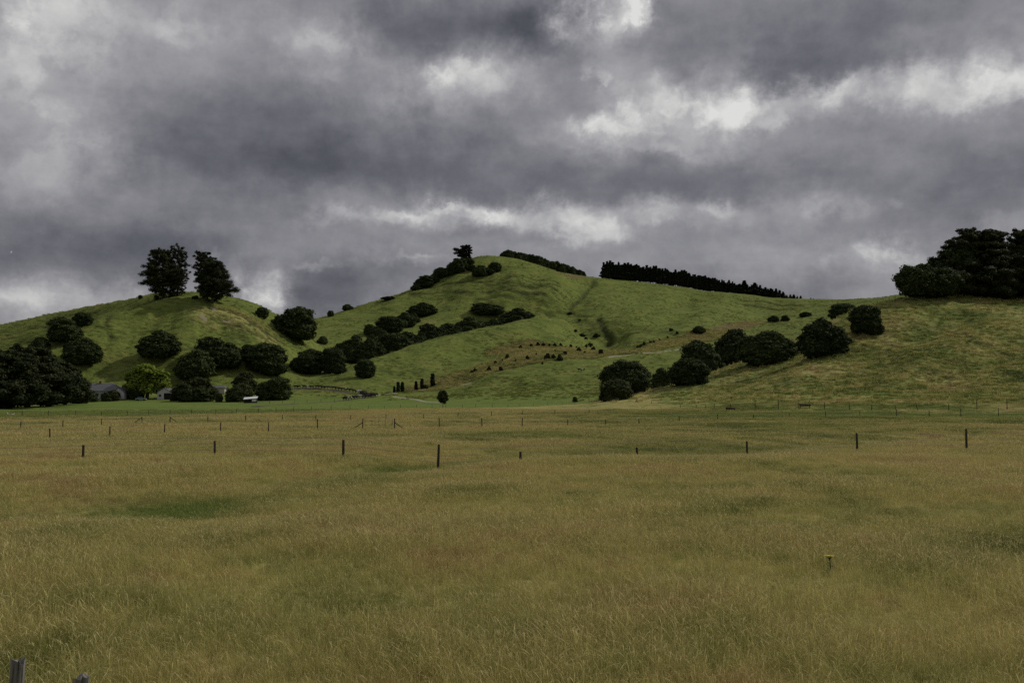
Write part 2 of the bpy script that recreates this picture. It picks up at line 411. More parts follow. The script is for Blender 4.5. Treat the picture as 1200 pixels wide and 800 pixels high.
def rough(x, y):
    q = np.zeros_like(x)
    for (cx, cy, rx, ry, a) in ROUGHB: q = np.maximum(q, a * np.exp(-((x - cx) / rx) ** 2 - ((y - cy) / ry) ** 2))
    return q

def hxy(px, py): q = hit(px, py); return (q[0], q[1])
DRYB = []
ROUGHB = []
for (px, py, rx, ry, a) in ((610, 334, 45, 30, 1), (530, 335, 40, 30, .7), (60, 380, 50, 35, .9), (10, 392, 40, 30, .9), (110, 366, 35, 25, .8), (290, 380, 22, 25, .9), (240, 375, 22, 14, .5), (1120, 420, 45, 70, 1), (1030, 410, 35, 60, 1), (1150, 445, 50, 40, .8), (1050, 440, 40, 40, .8), (1190, 420, 30, 60, 1), (950, 450, 30, 30, .7),
                            (900, 357, 35, 30, .8), (700, 385, 14, 20, .8), (600, 448, 28, 22, .5), (530, 462, 20, 14, .6), (905, 380, 30, 25, .8), (200, 412, 25, 16, .5), (120, 398, 20, 20, .6), (480, 432, 25, 25, .4), (790, 440, 10, 12, .6), (860, 455, 20, 15, .6)):
    q = hxy(px, py); ROUGHB.append((q[0], q[1], rx, ry, a))
for (px, py, rx, ry, a) in ((275, 372, 24, 16, .75), (235, 368, 20, 14, .6), (310, 392, 18, 20, .6), (130, 440, 18, 12, .45), (110, 362, 30, 14, .3), (600, 335, 40, 30, .35), (560, 350, 25, 20, .3), (500, 378, 14, 14, .55),
                            (670, 320, 16, 20, .6), (840, 358, 40, 25, .35), (450, 452, 14, 8, .45), (900, 376, 25, 20, .5)):
    q = hxy(px, py); DRYB.append((q[0], q[1], rx, ry, a))
LUSHB = []
for (px, d, r, a) in ((208, 29.3, 2.1, 1.0), (238, 30.2, 1.6, 1.0), (262, 31.2, 1.2, .8), (120, 27.5, 1.2, .5), (470, 43.5, 2.0, .6), (505, 45, 2.2, .9), (360, 24, 1.3, .6), (1150, 27, 1.3, .3), (850, 60, 6, .45), (590, 13, .6, .5), (560, 15.3, .5, .4),
                      (760, 58, 6, .35), (690, 15, .7, .25), (1080, 21, 1.0, .25), (330, 18.5, .8, .25), (900, 100, 14, .35), (650, 78, 9, .4), (420, 75, 8, .3)):
    q = flat_pt(px, d); LUSHB.append((q[0], q[1], r, a))
BROWNL = [([hxy(*q) for q in ((505, 455), (545, 441), (590, 423), (630, 413))], 13, 1.0),
          ([hxy(*q) for q in ((600, 412), (640, 408), (700, 411))], 17, 1.0),
          ([hxy(*q) for q in ((590, 428), (640, 418), (695, 414))], 12, .95),
          ([hxy(*q) for q in ((730, 412), (790, 402), (840, 390), (880, 378))], 13, .9),
          ([hxy(*q) for q in ((655, 320), (685, 323))], 8, .7),
          ([hxy(*q) for q in ((262, 362), (290, 372), (320, 388))], 4, .5)]
DIRTL = [([hxy(*q) for q in ((249, 361), (252, 364))], 1.6, .9), ([hxy(*q) for q in ((236, 370), (240, 374))], 1.8, .7), ([hxy(*q) for q in ((262, 377), (268, 378))], 1.2, .8)]

dry_, brown_, lush_, dirt_, hill_, rank_shade_ = cover(X.ravel(), Y.ravel(), Z.ravel())

def mesh_np(name, verts, quads, mat, attrs=None, smooth=True, tris=None):
    me = bpy.data.meshes.new(name)
    verts = np.asarray(verts, np.float32); quads = np.asarray(quads, np.int32).reshape(-1, 4)
    tris = np.zeros((0, 3), np.int32) if tris is None else np.asarray(tris, np.int32).reshape(-1, 3)
    nq, ntr = len(quads), len(tris)
    me.vertices.add(len(verts)); me.vertices.foreach_set("co", verts.ravel())
    me.loops.add(nq * 4 + ntr * 3); me.loops.foreach_set("vertex_index", np.concatenate([quads.ravel(), tris.ravel()]))
    me.polygons.add(nq + ntr)
    me.polygons.foreach_set("loop_start", np.concatenate([np.arange(nq) * 4, nq * 4 + np.arange(ntr) * 3]).astype(np.int32))
    me.polygons.foreach_set("use_smooth", np.full(nq + ntr, smooth))
    for k, v in (attrs or {}).items():
        at_ = me.attributes.new(k, 'FLOAT', 'POINT'); at_.data.foreach_set("value", np.asarray(v, np.float32))
    if mat: me.materials.append(mat)
    me.update(calc_edges=True)
    return me

def link(name, me, parent=None, loc=None):
    o = bpy.data.objects.new(name, me); COL.objects.link(o)
    if parent: o.parent = parent
    if loc is not None: o.location = loc
    return o

i0, j0 = np.meshgrid(np.arange(nr - 1), np.arange(na_), indexing='ij')
j1 = (j0 + 1) % na_
Q = np.stack([i0 * na_ + j0, i0 * na_ + j1, (i0 + 1) * na_ + j1, (i0 + 1) * na_ + j0], -1).reshape(-1, 4)
V = np.stack([X.ravel(), Y.ravel(), Z.ravel()], -1)
rough_ = rough(X.ravel(), Y.ravel())
att = dict(dry=dry_, brown=brown_, lush=lush_, dirt=dirt_, hill=hill_, rank=rank_shade_, rough=rough_)
qh = (hill_[Q].mean(1) > 0.25)
def sub(name, q, fan=False):
    used, inv = np.unique(q.ravel(), return_inverse=True)
    tr = None; vv = V[used]; aa = {k: v[used] for k, v in att.items()}; inv = inv.reshape(-1, 4)
    if fan:
        lut = {u: i for i, u in enumerate(used)}
        vv = np.vstack([vv, [[0, 0, float(H(0.0, 0.01)[0])]]]); c = len(vv) - 1
        aa = {k: np.append(v, v[lut[0]]) for k, v in aa.items()}
        tr = [(c, lut[(j + 1) % na_], lut[j]) for j in range(na_)]
    me = mesh_np(name, vv, inv[:, ::-1], PASTURE, aa, True, tr)
    o = link(name, me); o["kind"] = "structure"; return o
sub("field", Q[~qh], True)
sub("hills", Q[qh])

# ------------------------------------------------------------------ object bookkeeping
def tag(o, label, cat, group=None):
    o["label"] = label; o["category"] = cat
    if group: o["group"] = group
    return o
def thing(name, label, cat, loc, rz=0.0, group=None, scale=(1, 1, 1)):
    o = bpy.data.objects.new(name, None); COL.objects.link(o)
    o.empty_display_size = 0.3
    o.location = loc; o.rotation_euler = (0, 0, rz); o.scale = scale
    return tag(o, label, cat, group)
def part(name, me, parent, loc=(0, 0, 0), rot=(0, 0, 0), scale=(1, 1, 1)):
    o = bpy.data.objects.new(name, me); COL.objects.link(o); o.parent = parent
    o.location = loc; o.rotation_euler = rot; o.scale = scale
    return o

# ------------------------------------------------------------------ shapes in arrays
def tube(pts, rads, k=7):
    """tapered tube through points -> verts, quads (closed ends)"""
    pts = np.asarray(pts, float); vs = []; qs = []
    for i, p in enumerate(pts):
        d = pts[min(i + 1, len(pts) - 1)] - pts[max(i - 1, 0)]; d = d / (np.linalg.norm(d) + 1e-9)
        a = np.cross(d, (0, 0, 1.0) if abs(d[2]) < 0.9 else (1.0, 0, 0)); a /= np.linalg.norm(a); b2 = np.cross(d, a)
        for j in range(k):
            th = 2 * np.pi * j / k; vs.append(p + rads[i] * (a * np.cos(th) + b2 * np.sin(th)))
    for i in range(len(pts) - 1):
        for j in range(k):
            j2 = (j + 1) % k; qs.append((i * k + j, i * k + j2, (i + 1) * k + j2, (i + 1) * k + j))
    vs.append(pts[-1]); c = len(vs) - 1; m = (len(pts) - 1) * k
    ts = [(m + j, m + (j + 1) % k, c) for j in range(k)]
    vs.append(pts[0]); c0 = len(vs) - 1
    ts += [((j + 1) % k, j, c0) for j in range(k)]
    return np.array(vs), np.array(qs), np.array(ts)

class Bag:
    def __init__(self): self.v = []; self.q = []; self.t = []; self.a = []; self.n = 0
    def add(self, v, q=None, t=None, tone=0.5):
        v = np.asarray(v, float)
        self.v.append(v); self.a.append(np.broadcast_to(np.asarray(tone, float), (len(v),)))
        if q is not None and len(q): self.q.append(np.asarray(q) + self.n)
        if t is not None and len(t): self.t.append(np.asarray(t) + self.n)
        self.n += len(v)
    def mesh(self, name, mat, smooth=True):
        q = np.concatenate(self.q) if self.q else np.zeros((0, 4), int)
        t = np.concatenate(self.t) if self.t else None
        return mesh_np(name, np.concatenate(self.v), q, mat, {"tone": np.concatenate(self.a)}, smooth, t)

def ball(c, r, rg, nu=12, nv=8, rough=0.08):
    vs = []; qs = []
    for i in range(nv + 1):
        th = np.pi * i / nv
        for j in range(nu):
            ph = 2 * np.pi * j / nu
            k = 1 + rg.normal(0, rough) if 0 < i < nv else 1
            vs.append((c[0] + r[0] * k * np.sin(th) * np.cos(ph), c[1] + r[1] * k * np.sin(th) * np.sin(ph), c[2] + r[2] * k * np.cos(th)))
    for i in range(nv):
        for j in range(nu):
            j2 = (j + 1) % nu; qs.append((i * nu + j, (i + 1) * nu + j, (i + 1) * nu + j2, i * nu + j2))
    return vs, qs

def leaves_on(c, r, n, size, rg, up=0.0, spread=0.10, lo=-0.75):
    """n leaf clumps round an ellipsoid surface -> verts (4n), quads, tone"""
    d = rg.normal(size=(n, 3)); d /= np.linalg.norm(d, axis=1)[:, None]
    low = d[:, 2] < lo; d[low, 2] *= -1
    k = 1 - np.abs(rg.normal(0, spread, n)) + rg.normal(0, 0.03, n)
    p = np.asarray(c) + d * k[:, None] * np.asarray(r)
    nn = d / np.asarray(r); nn /= np.linalg.norm(nn, axis=1)[:, None]
    nn = nn + rg.normal(0, 0.55, (n, 3)) + np.array([0, 0, up]); nn /= np.linalg.norm(nn, axis=1)[:, None]
    a = np.cross(nn, rg.normal(size=(n, 3))); a /= np.linalg.norm(a, axis=1)[:, None] + 1e-9
    b2 = np.cross(nn, a)
    s = size * rg.uniform(0.55, 1.35, n)[:, None]; s2 = s * rg.uniform(0.45, 0.9, n)[:, None]
    v = np.stack([p - a * s, p - b2 * s2 + nn * s * 0.15, p + a * s, p + b2 * s2 - nn * s * 0.15], 1).reshape(-1, 3)
    q = np.arange(4 * n).reshape(n, 4)
    tone = np.repeat(rg.uniform(0, 1, n), 4)
    return v, q, tone

def inside(v, lobes, skip, f=0.8):
    m = np.zeros(len(v), bool)
    for i, (c, r) in enumerate(lobes):
        if i == skip: continue
        m |= ((((v - np.asarray(c)) / (np.asarray(r) * f)) ** 2).sum(1) < 1)
    return m

# ---- foliage materials
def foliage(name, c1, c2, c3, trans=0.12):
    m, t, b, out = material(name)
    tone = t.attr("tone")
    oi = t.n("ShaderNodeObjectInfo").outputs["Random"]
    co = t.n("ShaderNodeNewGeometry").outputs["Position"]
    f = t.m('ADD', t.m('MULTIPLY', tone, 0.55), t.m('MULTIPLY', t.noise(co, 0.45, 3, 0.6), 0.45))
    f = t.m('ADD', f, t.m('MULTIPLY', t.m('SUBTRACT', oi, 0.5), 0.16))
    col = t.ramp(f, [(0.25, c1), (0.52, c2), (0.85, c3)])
    t.put(b.inputs["Base Color"], col); b.inputs["Roughness"].default_value = 0.7
    b.inputs["Specular IOR Level"].default_value = 0.05
    tr = t.n("ShaderNodeBsdfTranslucent"); t.put(tr.inputs[0], col)
    mx = t.n("ShaderNodeMixShader"); mx.inputs[0].default_value = trans
    t.L.new(b.outputs[0], mx.inputs[1]); t.L.new(tr.outputs[0], mx.inputs[2]); t.L.new(mx.outputs[0], out.inputs[0])
    return m
F_DARK = foliage("dark_foliage", (0.020, 0.029, 0.010), (0.041, 0.058, 0.019), (0.086, 0.108, 0.034))
F_MAC = foliage("cypress_foliage", (0.016, 0.022, 0.010), (0.034, 0.044, 0.017), (0.074, 0.084, 0.031), 0.08)
F_PINE = foliage("pine_foliage", (0.013, 0.018, 0.010), (0.022, 0.030, 0.014), (0.036, 0.046, 0.020), 0.05)
F_WIL = foliage("willow_foliage", (0.14, 0.19, 0.035), (0.24, 0.31, 0.05), (0.34, 0.40, 0.08), 0.45)
F_MID = foliage("garden_foliage", (0.026, 0.034, 0.013), (0.048, 0.060, 0.020), (0.085, 0.100, 0.034), 0.15)
BARK = simple("bark", (0.060, 0.050, 0.040), (0.130, 0.115, 0.095), 2.5, 0.95, 0.1, 0.05, (3, 3, 0.6))

# ---- rounded, dense crown (unit size: about 1 wide, 1 tall, base at 0)
def round_crown(name, seed, mat, lobes, leaf=0.026, n=8500, core=0.80):
    rg = np.random.default_rng(seed); bag = Bag()
    big = [(np.array(c), np.array(r)) for c, r in lobes]
    area = np.array([r[0] * r[1] + r[0] * r[2] for c, r in big]); area = area / area.sum()
    for i, (c, r) in enumerate(big):
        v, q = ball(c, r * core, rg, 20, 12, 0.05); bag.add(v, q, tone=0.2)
        r = r * rg.uniform(.94, 1.04, 3)
        m0 = int(n * area[i] * 0.45); v, q, tn = leaves_on(c, r * 0.97, m0, leaf * 1.1, rg, 0.3, 0.06); bag.add(v, q, tone=tn)
        subs = []
        ns = max(10, int(46 * area[i] * len(big) ** 0.5))
        for _ in range(ns):
            d = rg.normal(size=3); d /= np.linalg.norm(d)
            if d[2] < -0.55: d[2] *= -1
            sr = rg.uniform(0.17, 0.34) * r.mean()
            subs.append((c + d * r * rg.uniform(0.80, 0.93), np.array([sr * 1.15, sr * 1.15, sr * 0.85])))
        per = int(n * area[i] / ns)
        for sc, sr in subs:
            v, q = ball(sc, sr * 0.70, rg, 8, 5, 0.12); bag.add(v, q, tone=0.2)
            v, q, tn = leaves_on(sc, sr, per, leaf, rg, 0.25)
            keep = ~inside(v.reshape(-1, 4, 3).mean(1), big, -1, 0.82)
            kk = np.repeat(keep, 4); nk = keep.sum()
            if nk: bag.add(v[kk], np.arange(4 * nk).reshape(nk, 4), tone=np.clip(tn[kk] * 0.9 + 0.05, 0, 1))
    # bring the whole crown to one unit wide and high
    allv = np.concatenate(bag.v); lo, hi = np.percentile(allv, 0.4, axis=0), np.percentile(allv, 99.6, axis=0)
    sc = 1.0 / (hi - lo)[:2].mean(); mid = (lo + hi) / 2; sz = 1.0 / hi[2]
    bag.v = [np.column_stack([(v[:, 0] - mid[0]) * sc, (v[:, 1] - mid[1]) * sc, v[:, 2] * sz]) for v in bag.v]
    return bag.mesh(name, mat, True)

def stub_trunk(name, seed, h=0.42, r=0.045):
    rg = np.random.default_rng(seed); bag = Bag()
    bag.add(*tube([(0, 0, -0.08), (0, 0, 0.02), (rg.normal(0, .01), rg.normal(0, .01), h * 0.5), (rg.normal(0, .03), rg.normal(0, .03), h)], [r * 1.5, r * 1.2, r, r * 0.6]))
    for k in range(4):
        a = rg.uniform(0, 6.28); e = rg.uniform(0.18, 0.3)
        bag.add(*tube([(0, 0, h * 0.35), (math.cos(a) * e * 0.5, math.sin(a) * e * 0.5, h * 0.75), (math.cos(a) * e, math.sin(a) * e, h * 1.15)], [r * 0.6, r * 0.45, r * 0.2], 5))
    return bag.mesh(name, BARK)

LOBES = [
    [((0, 0, .50), (.47, .47, .47)), ((.18, .1, .40), (.33, .33, .36)), ((-.2, -.08, .38), (.31, .33, .34))],
    [((-.12, 0, .55), (.36, .38, .42)), ((.2, .05, .42), (.31, .34, .37)), ((0, -.15, .36), (.36, .32, .33)), ((-.28, .0, .33), (.23, .27, .30))],
    [((.05, 0, .62), (.30, .33, .36)), ((-.2, .05, .42), (.30, .33, .36)), ((.24, -.05, .36), (.27, .30, .32)), ((0, -.15, .32), (.36, .32, .29))],
    [((-.22, 0, .40), (.28, .32, .36)), ((.0, .05, .55), (.27, .3, .40)), ((.24, 0, .38), (.26, .3, .33)), ((.05, -.15, .3), (.36, .30, .27))],
]
LOBES += [
    [((-.30, 0, .34), (.22, .28, .30)), ((-.08, .04, .52), (.22, .27, .36)), ((.14, -.02, .40), (.20, .27, .30)), ((.33, .03, .27), (.18, .24, .24)), ((.0, -.2, .25), (.34, .22, .25))],
    [((-.32, .05, .26), (.19, .25, .24)), ((-.10, 0, .38), (.22, .28, .32)), ((.16, .03, .58), (.21, .26, .34)), ((.34, -.05, .36), (.17, .22, .28)), ((.05, -.18, .26), (.36, .22, .26))],
]
def skirt(L, seed):
    rg = np.random.default_rng(seed); out = [((c[0], c[1], c[2] * .93), (r[0], r[1], r[2] * 1.03)) for c, r in L]
    for k in range(5):
        a = k * 1.257 + rg.uniform(-.3, .3); e = rg.uniform(.22, .30)
        out.append(((e * math.cos(a), e * math.sin(a), rg.uniform(.14, .22)), (rg.uniform(.20, .26), rg.uniform(.2, .26), rg.uniform(.2, .27))))
    return out
LOBES = [skirt(L, 90 + i) for i, L in enumerate(LOBES)]
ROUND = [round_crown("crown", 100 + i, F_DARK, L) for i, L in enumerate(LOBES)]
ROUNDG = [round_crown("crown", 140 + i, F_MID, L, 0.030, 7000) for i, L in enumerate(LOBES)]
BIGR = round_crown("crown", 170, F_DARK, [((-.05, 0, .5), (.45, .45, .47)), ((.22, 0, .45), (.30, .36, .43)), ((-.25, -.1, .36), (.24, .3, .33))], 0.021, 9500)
STUB = [stub_trunk("trunk", 200 + i) for i in range(3)]

# ---- layered crown with limbs: macrocarpa and old pines (real metres)
def layered(seed, h, prof, mat, nlimb=80, leaf=0.33, dens=60, first=0.12, asym=(0, 0), droop=0.0, pad=(0.36, 0.11), trunk_r=0.55, top=(0, 0), body=0.55, rise=(0.05, 0.32), jit=0.35, pcore=0.72, pspread=0.16):
    rg = np.random.default_rng(seed); cb = Bag(); tb = Bag()
    def axis(u): return np.array([top[0] * u * u, top[1] * u * u, h * u])
    us = np.linspace(0, 0.97, 9)
    tp = [axis(u) for u in us]; tp[0] = tp[0] + np.array([0, 0, -0.8])
    tb.add(*tube(tp, [trunk_r * (1.35 if u == 0 else 1 - 0.86 * u) for u in us], 9))
    for i in range(nlimb):
        u = first + (1 - first) * ((i + rg.uniform(0, 1)) / nlimb) ** 0.92
        u = min(u, 0.985)
        az = i * 2.39996 + rg.normal(0, 0.3)
        L = prof(u) * rg.uniform(0.62, 1.12) * (1 + asym[0] * math.cos(az - asym[1]))
        L = max(L, 0.5)
        o = axis(u * 0.93); dv = np.array([math.cos(az), math.sin(az), 0])
        tip = o + dv * L + np.array([0, 0, L * rg.uniform(*rise) - droop * L])
        mid = o + dv * L * 0.5 + np.array([0, 0, L * 0.08])
        tb.add(*tube([o, mid, tip * 0.97 + o * 0.03], [0.045 * L * 0.5 + 0.05, 0.02 * L + 0.03, 0.02], 5))
        npad = 3 if L > 2.5 else 2
        for k in range(npad):
            f = (k + 1) / npad * (1 - body) + body if npad > 1 else 0.9
            c = o * (1 - f) + tip * f + rg.normal(0, 0.10 * L, 3) * np.array([1, 1, jit])
            rr = max(0.5, pad[0] * L * rg.uniform(0.75, 1.25) * (1.15 - 0.35 * f)); rz = max(0.3, pad[1] * L + 0.25 * rg.uniform(0.6, 1.4))
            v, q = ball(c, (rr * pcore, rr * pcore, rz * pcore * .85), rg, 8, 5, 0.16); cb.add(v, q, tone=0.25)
            m = int(dens * (rr / 1.3) ** 1.3) + 10
            v, q, tn = leaves_on(c, (rr, rr, rz), m, leaf, rg, 0.35, pspread, -0.95)
            cb.add(v, q, tone=tn)
    return cb.mesh("crown", mat), tb.mesh("trunk", BARK)

def layered_tree(name, label, cat, loc, meshes, rz=0, group=None, scale=(1, 1, 1)):
    r = thing(name, label, cat, loc, rz, group, scale)
    part("trunk", meshes[1], r); part("crown", meshes[0], r)
    return r

def m_of(px_len, d): return px_len * d / FPX

used_i = [0]
def rtree(px, py, w, h, label, group=None, var=None, name="rounded_tree", cat="tree", meshes=None, d=None, sink=0.06, rz=None, depth=1.0, tilt=0.0):
    """rounded tree whose foot shows at (px, py); w, h its size in the photograph's pixels"""
    q = at(px, d) if d else hit(px, py)
    W_, H_ = m_of(w, q[1]), m_of(h, q[1])
    if d:
        H_ = max(H_, EYE + ray(px, py - h)[1] * d - q[2]); W_ = max(W_, .95 * H_)
    used_i[0] += 1; i = used_i[0]
    ms = meshes or ROUND
    me = ms[(i if var is None else var) % len(ms)]
    sx = W_ * .93; sz = H_ * (1 + sink) * .89
    o = thing(name, label, cat, (q[0], q[1] + 0.25 * W_ * (0 if d else 1), q[2]), 0, group, (sx, sx * depth, sz))
    o.location.z = ground(o.location.x, o.location.y) - sink * H_
    if d is None:     # keep the foot where it is seen after moving back by a quarter of its width
        pass
    part("trunk", STUB[i % 3], o)
    part("crown", me, o, rot=(0, tilt, (i * 1.7) % 6.28 if rz is None else rz))
    return o

G1 = "dark rounded trees scattered over the left hill"
G2 = "dark trees filling the gully of the main hill"
G3 = "dark rounded trees along the edge of the right hill"
G4 = "garden trees around the farmhouse"
G5 = "scrub bushes on the main hill"
# left hill
rtree(70, 404, 46, 30, "broad dark tree on the left hill's spur, largest of the diagonal line above the shelterbelt", G1, 1)
rtree(94, 383, 24, 18, "compact dark tree uppermost in the diagonal line on the left hill's spur", G1, 0)
rtree(43, 413, 27, 17, "low dark tree lowest in the diagonal line on the left hill's spur", G1, 2)
rtree(91, 432, 46, 32, "wide dark tree on the left hill right above the farmhouse shelterbelt", G1, 3)
rtree(181, 430, 50, 35, "stepped dark tree on the hillside directly behind the yellow-green willow", G1, 2, rz=0.3)
rtree(251, 436, 56, 39, "broad domed dark tree on the left hill between the willow and the bare slope", G1, 1, rz=0.2)
rtree(225, 448, 52, 36, "dark spreading tree just above the garden tree beside the white garage", G1, 3)
rtree(309, 440, 54, 38, "large round dark tree at the foot of the eroded slope", G1, 0)
rtree(289, 424, 18, 20, "small dark tree tucked against the left side of the round tree under the eroded slope", G1, 0)
rtree(358, 438, 46, 31, "low round dark tree left of the gully mouth", G1, 1)
rtree(389, 437, 30, 33, "upright dark tree standing at the gully mouth", G1, 0)
rtree(341, 398, 58, 40, "largest dark tree on the left hill's right flank, below the skyline", G1, 1, rz=2.6)
rtree(306, 373, 16, 14, "small round tree alone near the skyline right of the two old hilltop conifers", G1, 0)
rtree(377, 403, 15, 10, "very small bush in the notch between left hill and gully", G1, 2)
rtree(427, 443, 26, 23, "lone round tree on the smooth spur above the line of cows", None, 0)
# gully of the main hill
for (px, py, w, h, lab) in ((408, 425, 40, 38, "tall broad tree at the lower end of the gully"), (433, 421, 32, 31, "round tree second from the lower end of the gully"),
                            (435, 394, 17, 17, "small tree at the left end of the gully's upper branch"), (456, 390, 29, 22, "wide tree in the lower half of the gully's upper branch"),
                            (472, 384, 25, 21, "tree in the middle of the gully's upper branch"), (494, 372, 29, 20, "topmost tree of the gully's upper branch"),
                            (441, 400, 15, 12, "little bush between the two branches of gully trees"), (462, 408, 38, 24, "wide tree against the spur crest in the gully"),
                            (482, 401, 30, 17, "low tree along the spur crest right of the wide gully tree"), (507, 394, 31, 20, "round-topped tree behind the spur crest near mid gully"),
                            (529, 390, 24, 15, "low tree linking the gully to the trees higher on the spur"), (548, 386, 36, 19, "broad tree on the upper spur, left of the upper pair"),
                            (571, 372, 35, 17, "broad tree standing uppermost of the spur trees"), (578, 384, 24, 13, "pale-fringed low tree beneath the uppermost spur tree"),
                            (605, 377, 36, 20, "dark domed tree at the right end of the spur trees")):
    hidden = {(462, 408): 556, (482, 401): 566, (507, 394): 578, (529, 390): 592, (548, 386): 603, (578, 384): 618, (408, 425): None, (433, 421): 525, (605, 377): 628, (441, 400): 575}
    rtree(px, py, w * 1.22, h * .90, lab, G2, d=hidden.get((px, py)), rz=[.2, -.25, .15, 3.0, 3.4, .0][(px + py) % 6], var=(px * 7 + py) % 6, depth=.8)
lB = "low dark bush filling a gap between the gully trees of the main hill"
for (px, py, w, h) in ((421, 424, 16, 18), (445, 396, 14, 12), (464, 387, 14, 13), (484, 379, 15, 13), (398, 438, 14, 14), (448, 411, 16, 16)):
    rtree(px, py, w * 1.2, h, lB, "low bushes between the gully trees", name="gully_bush", cat="bush", depth=.8)
for (px, py, w, h, dd) in ((472, 405, 18, 12, 560), (495, 399, 18, 12, 572), (518, 393, 18, 12, 586), (538, 388, 18, 12, 598), (562, 386, 16, 11, 610), (590, 381, 16, 10, 622)):
    rtree(px, py, w * 1.2, h, lB, "low bushes between the gully trees", name="gully_bush", cat="bush", d=dd, depth=.8)
lR = "small dark bush in the continuous band along the main hill's left ridge"
for (px, py, w, h) in ((488, 340, 14, 9), (506, 333, 16, 11), (511, 329, 12, 10), (525, 324, 16, 13), (541, 316, 16, 14), (549, 311, 12, 8), (553, 318, 12, 7), (571, 323, 14, 9)):
    rtree(px, py, w * 1.2, h, lR, "ridge bushes left of the summit", name="ridge_bush", cat="bush")
rtree(562, 325, 21, 14, "scrubby tree just below the summit of the main hill", G5, 3)
rtree(580, 319, 17, 12, "round dark bush under the summit, right of the scrubby one", G5, 0)
rtree(497, 338, 26, 15, "lowest dark bush on the main hill's left ridge below the lone pine", G5, 1)
rtree(516, 327, 19, 14, "middle dark bush on the main hill's left ridge below the lone pine", G5, 0)
rtree(534, 321, 23, 19, "dark bush right beneath the lone pine on the ridge", G5, 2)
rtree(407, 364, 14, 8, "small scrub clump on the saddle ridge", G5, 3)
rtree(387, 371, 8, 8, "tiny shrub at the bottom of the saddle against the sky", G5, 0)
rtree(455, 352, 20, 4, "flat dark scrub strip on the ridge left of the summit", G5, 3)
# right hill
rtree(735, 464, 60, 47, "biggest rounded tree at the foot of the right hill's edge, behind a smaller one", G3, meshes=[BIGR], rz=0)
rtree(723, 469, 42, 28, "smaller greener round tree in front of the biggest one at the right hill's foot", G3, 0, meshes=ROUNDG)
rtree(810, 450, 50, 34, "round tree mid-edge of the right hill with fence posts at its foot", G3, 0)
rtree(819, 421, 59, 28, "wide flat-topped tree behind the round tree at mid-edge", G3, 1, d=395)
rtree(862, 408, 44, 28, "dark tree in the valley between the brown bank and the right hill", G3, 3, d=420)
rtree(904, 428, 74, 42, "long low tree mass with sunlit green top on the right hill's edge", G3, 3, depth=.6, rz=0.0)
rtree(969, 417, 58, 49, "big dark tree on the right hill's edge casting a long shadow downhill", G3, 2, rz=3.3)
rtree(989, 377, 34, 21, "round tree on the edge behind the big shadow-casting tree", G3, 0, d=335)
rtree(1019, 393, 42, 36, "round tree uppermost on the right hill's open edge", G3, 0)
rtree(776, 441, 26, 13, "low slanting bush left of the round tree at mid-edge", G3, 3, d=330)
rtree(819, 391, 17, 9, "small scrub bush on the brown bank of the main hill", G5, 2)
rtree(907, 377, 14, 8, "small scrub bush on the far slope behind the long tree mass", G5, 2)
rtree(921, 376, 12, 7, "second scrub bush on the far slope, right next to the first", G5, 1)
rtree(945, 371, 15, 6, "low scrub on the far slope left of the edge's upper trees", G5, 3)
rtree(674, 471, 7, 7, "tiny bush by the fence left of the right hill's foot", None, 1, meshes=ROUNDG)
rtree(787, 388, 6, 4, "tiny tuft bush at the left top of the valley bank", G5, 1)
# garden
rtree(157, 468, 21, 15, "dark clipped-looking shrub in front of the willow's left side", G4, 0, meshes=ROUNDG, name="garden_shrub", cat="shrub")
rtree(127, 470, 22, 14, "low dark shrub in front of the white farmhouse", G4, 1, meshes=ROUNDG, name="garden_shrub", cat="shrub")
rtree(108, 471, 12, 9, "small loose shrub at the left end of the farmhouse front", G4, 2, meshes=ROUNDG, name="garden_shrub", cat="shrub")
rtree(226, 471, 50, 32, "large dark garden tree right of the white garage", G4, 2, meshes=ROUNDG)
rtree(204, 470, 14, 16, "narrow shrub against the garage's right side", G4, 3, meshes=ROUNDG, name="garden_shrub", cat="shrub")
rtree(277, 471, 36, 24, "olive leafy tree left of the small white shed", G4, 1, meshes=ROUNDG)
rtree(256, 471, 9, 12, "thin dark shrub between two garden trees", G4, 0, meshes=ROUNDG, name="garden_shrub", cat="shrub")
rtree(286, 458, 30, 24, "feathery dark tree rising behind the olive garden tree", G4, 2, meshes=ROUNDG)
rtree(318, 469, 44, 30, "broad dark garden tree right of the small white shed", G4, 1)
rtree(145, 459, 14, 9, "dark bush behind the farmhouse roof", G4, 1)

# willow
rgW = np.random.default_rng(5)
wl = [((0, 0, .55), (.30, .30, .30)), ((-.24, 0, .62), (.20, .22, .18)), ((.22, .05, .66), (.22, .22, .20)), ((0, -.1, .82), (.24, .22, .16)), ((.34, 0, .44), (.15, .2, .22)), ((-.18, -.1, .38), (.2, .2, .2)), ((.12, -.1, .3), (.24, .2, .2)), ((.42, 0, .68), (.09, .1, .09))]
WIL = round_crown("crown", 300, F_WIL, wl, 0.034, 5200, 0.6)
rtree(168, 468, 46, 45, "bright yellow-green willow beside the white farmhouse", None, 0, meshes=[WIL], name="willow_tree", rz=0, sink=0.02)

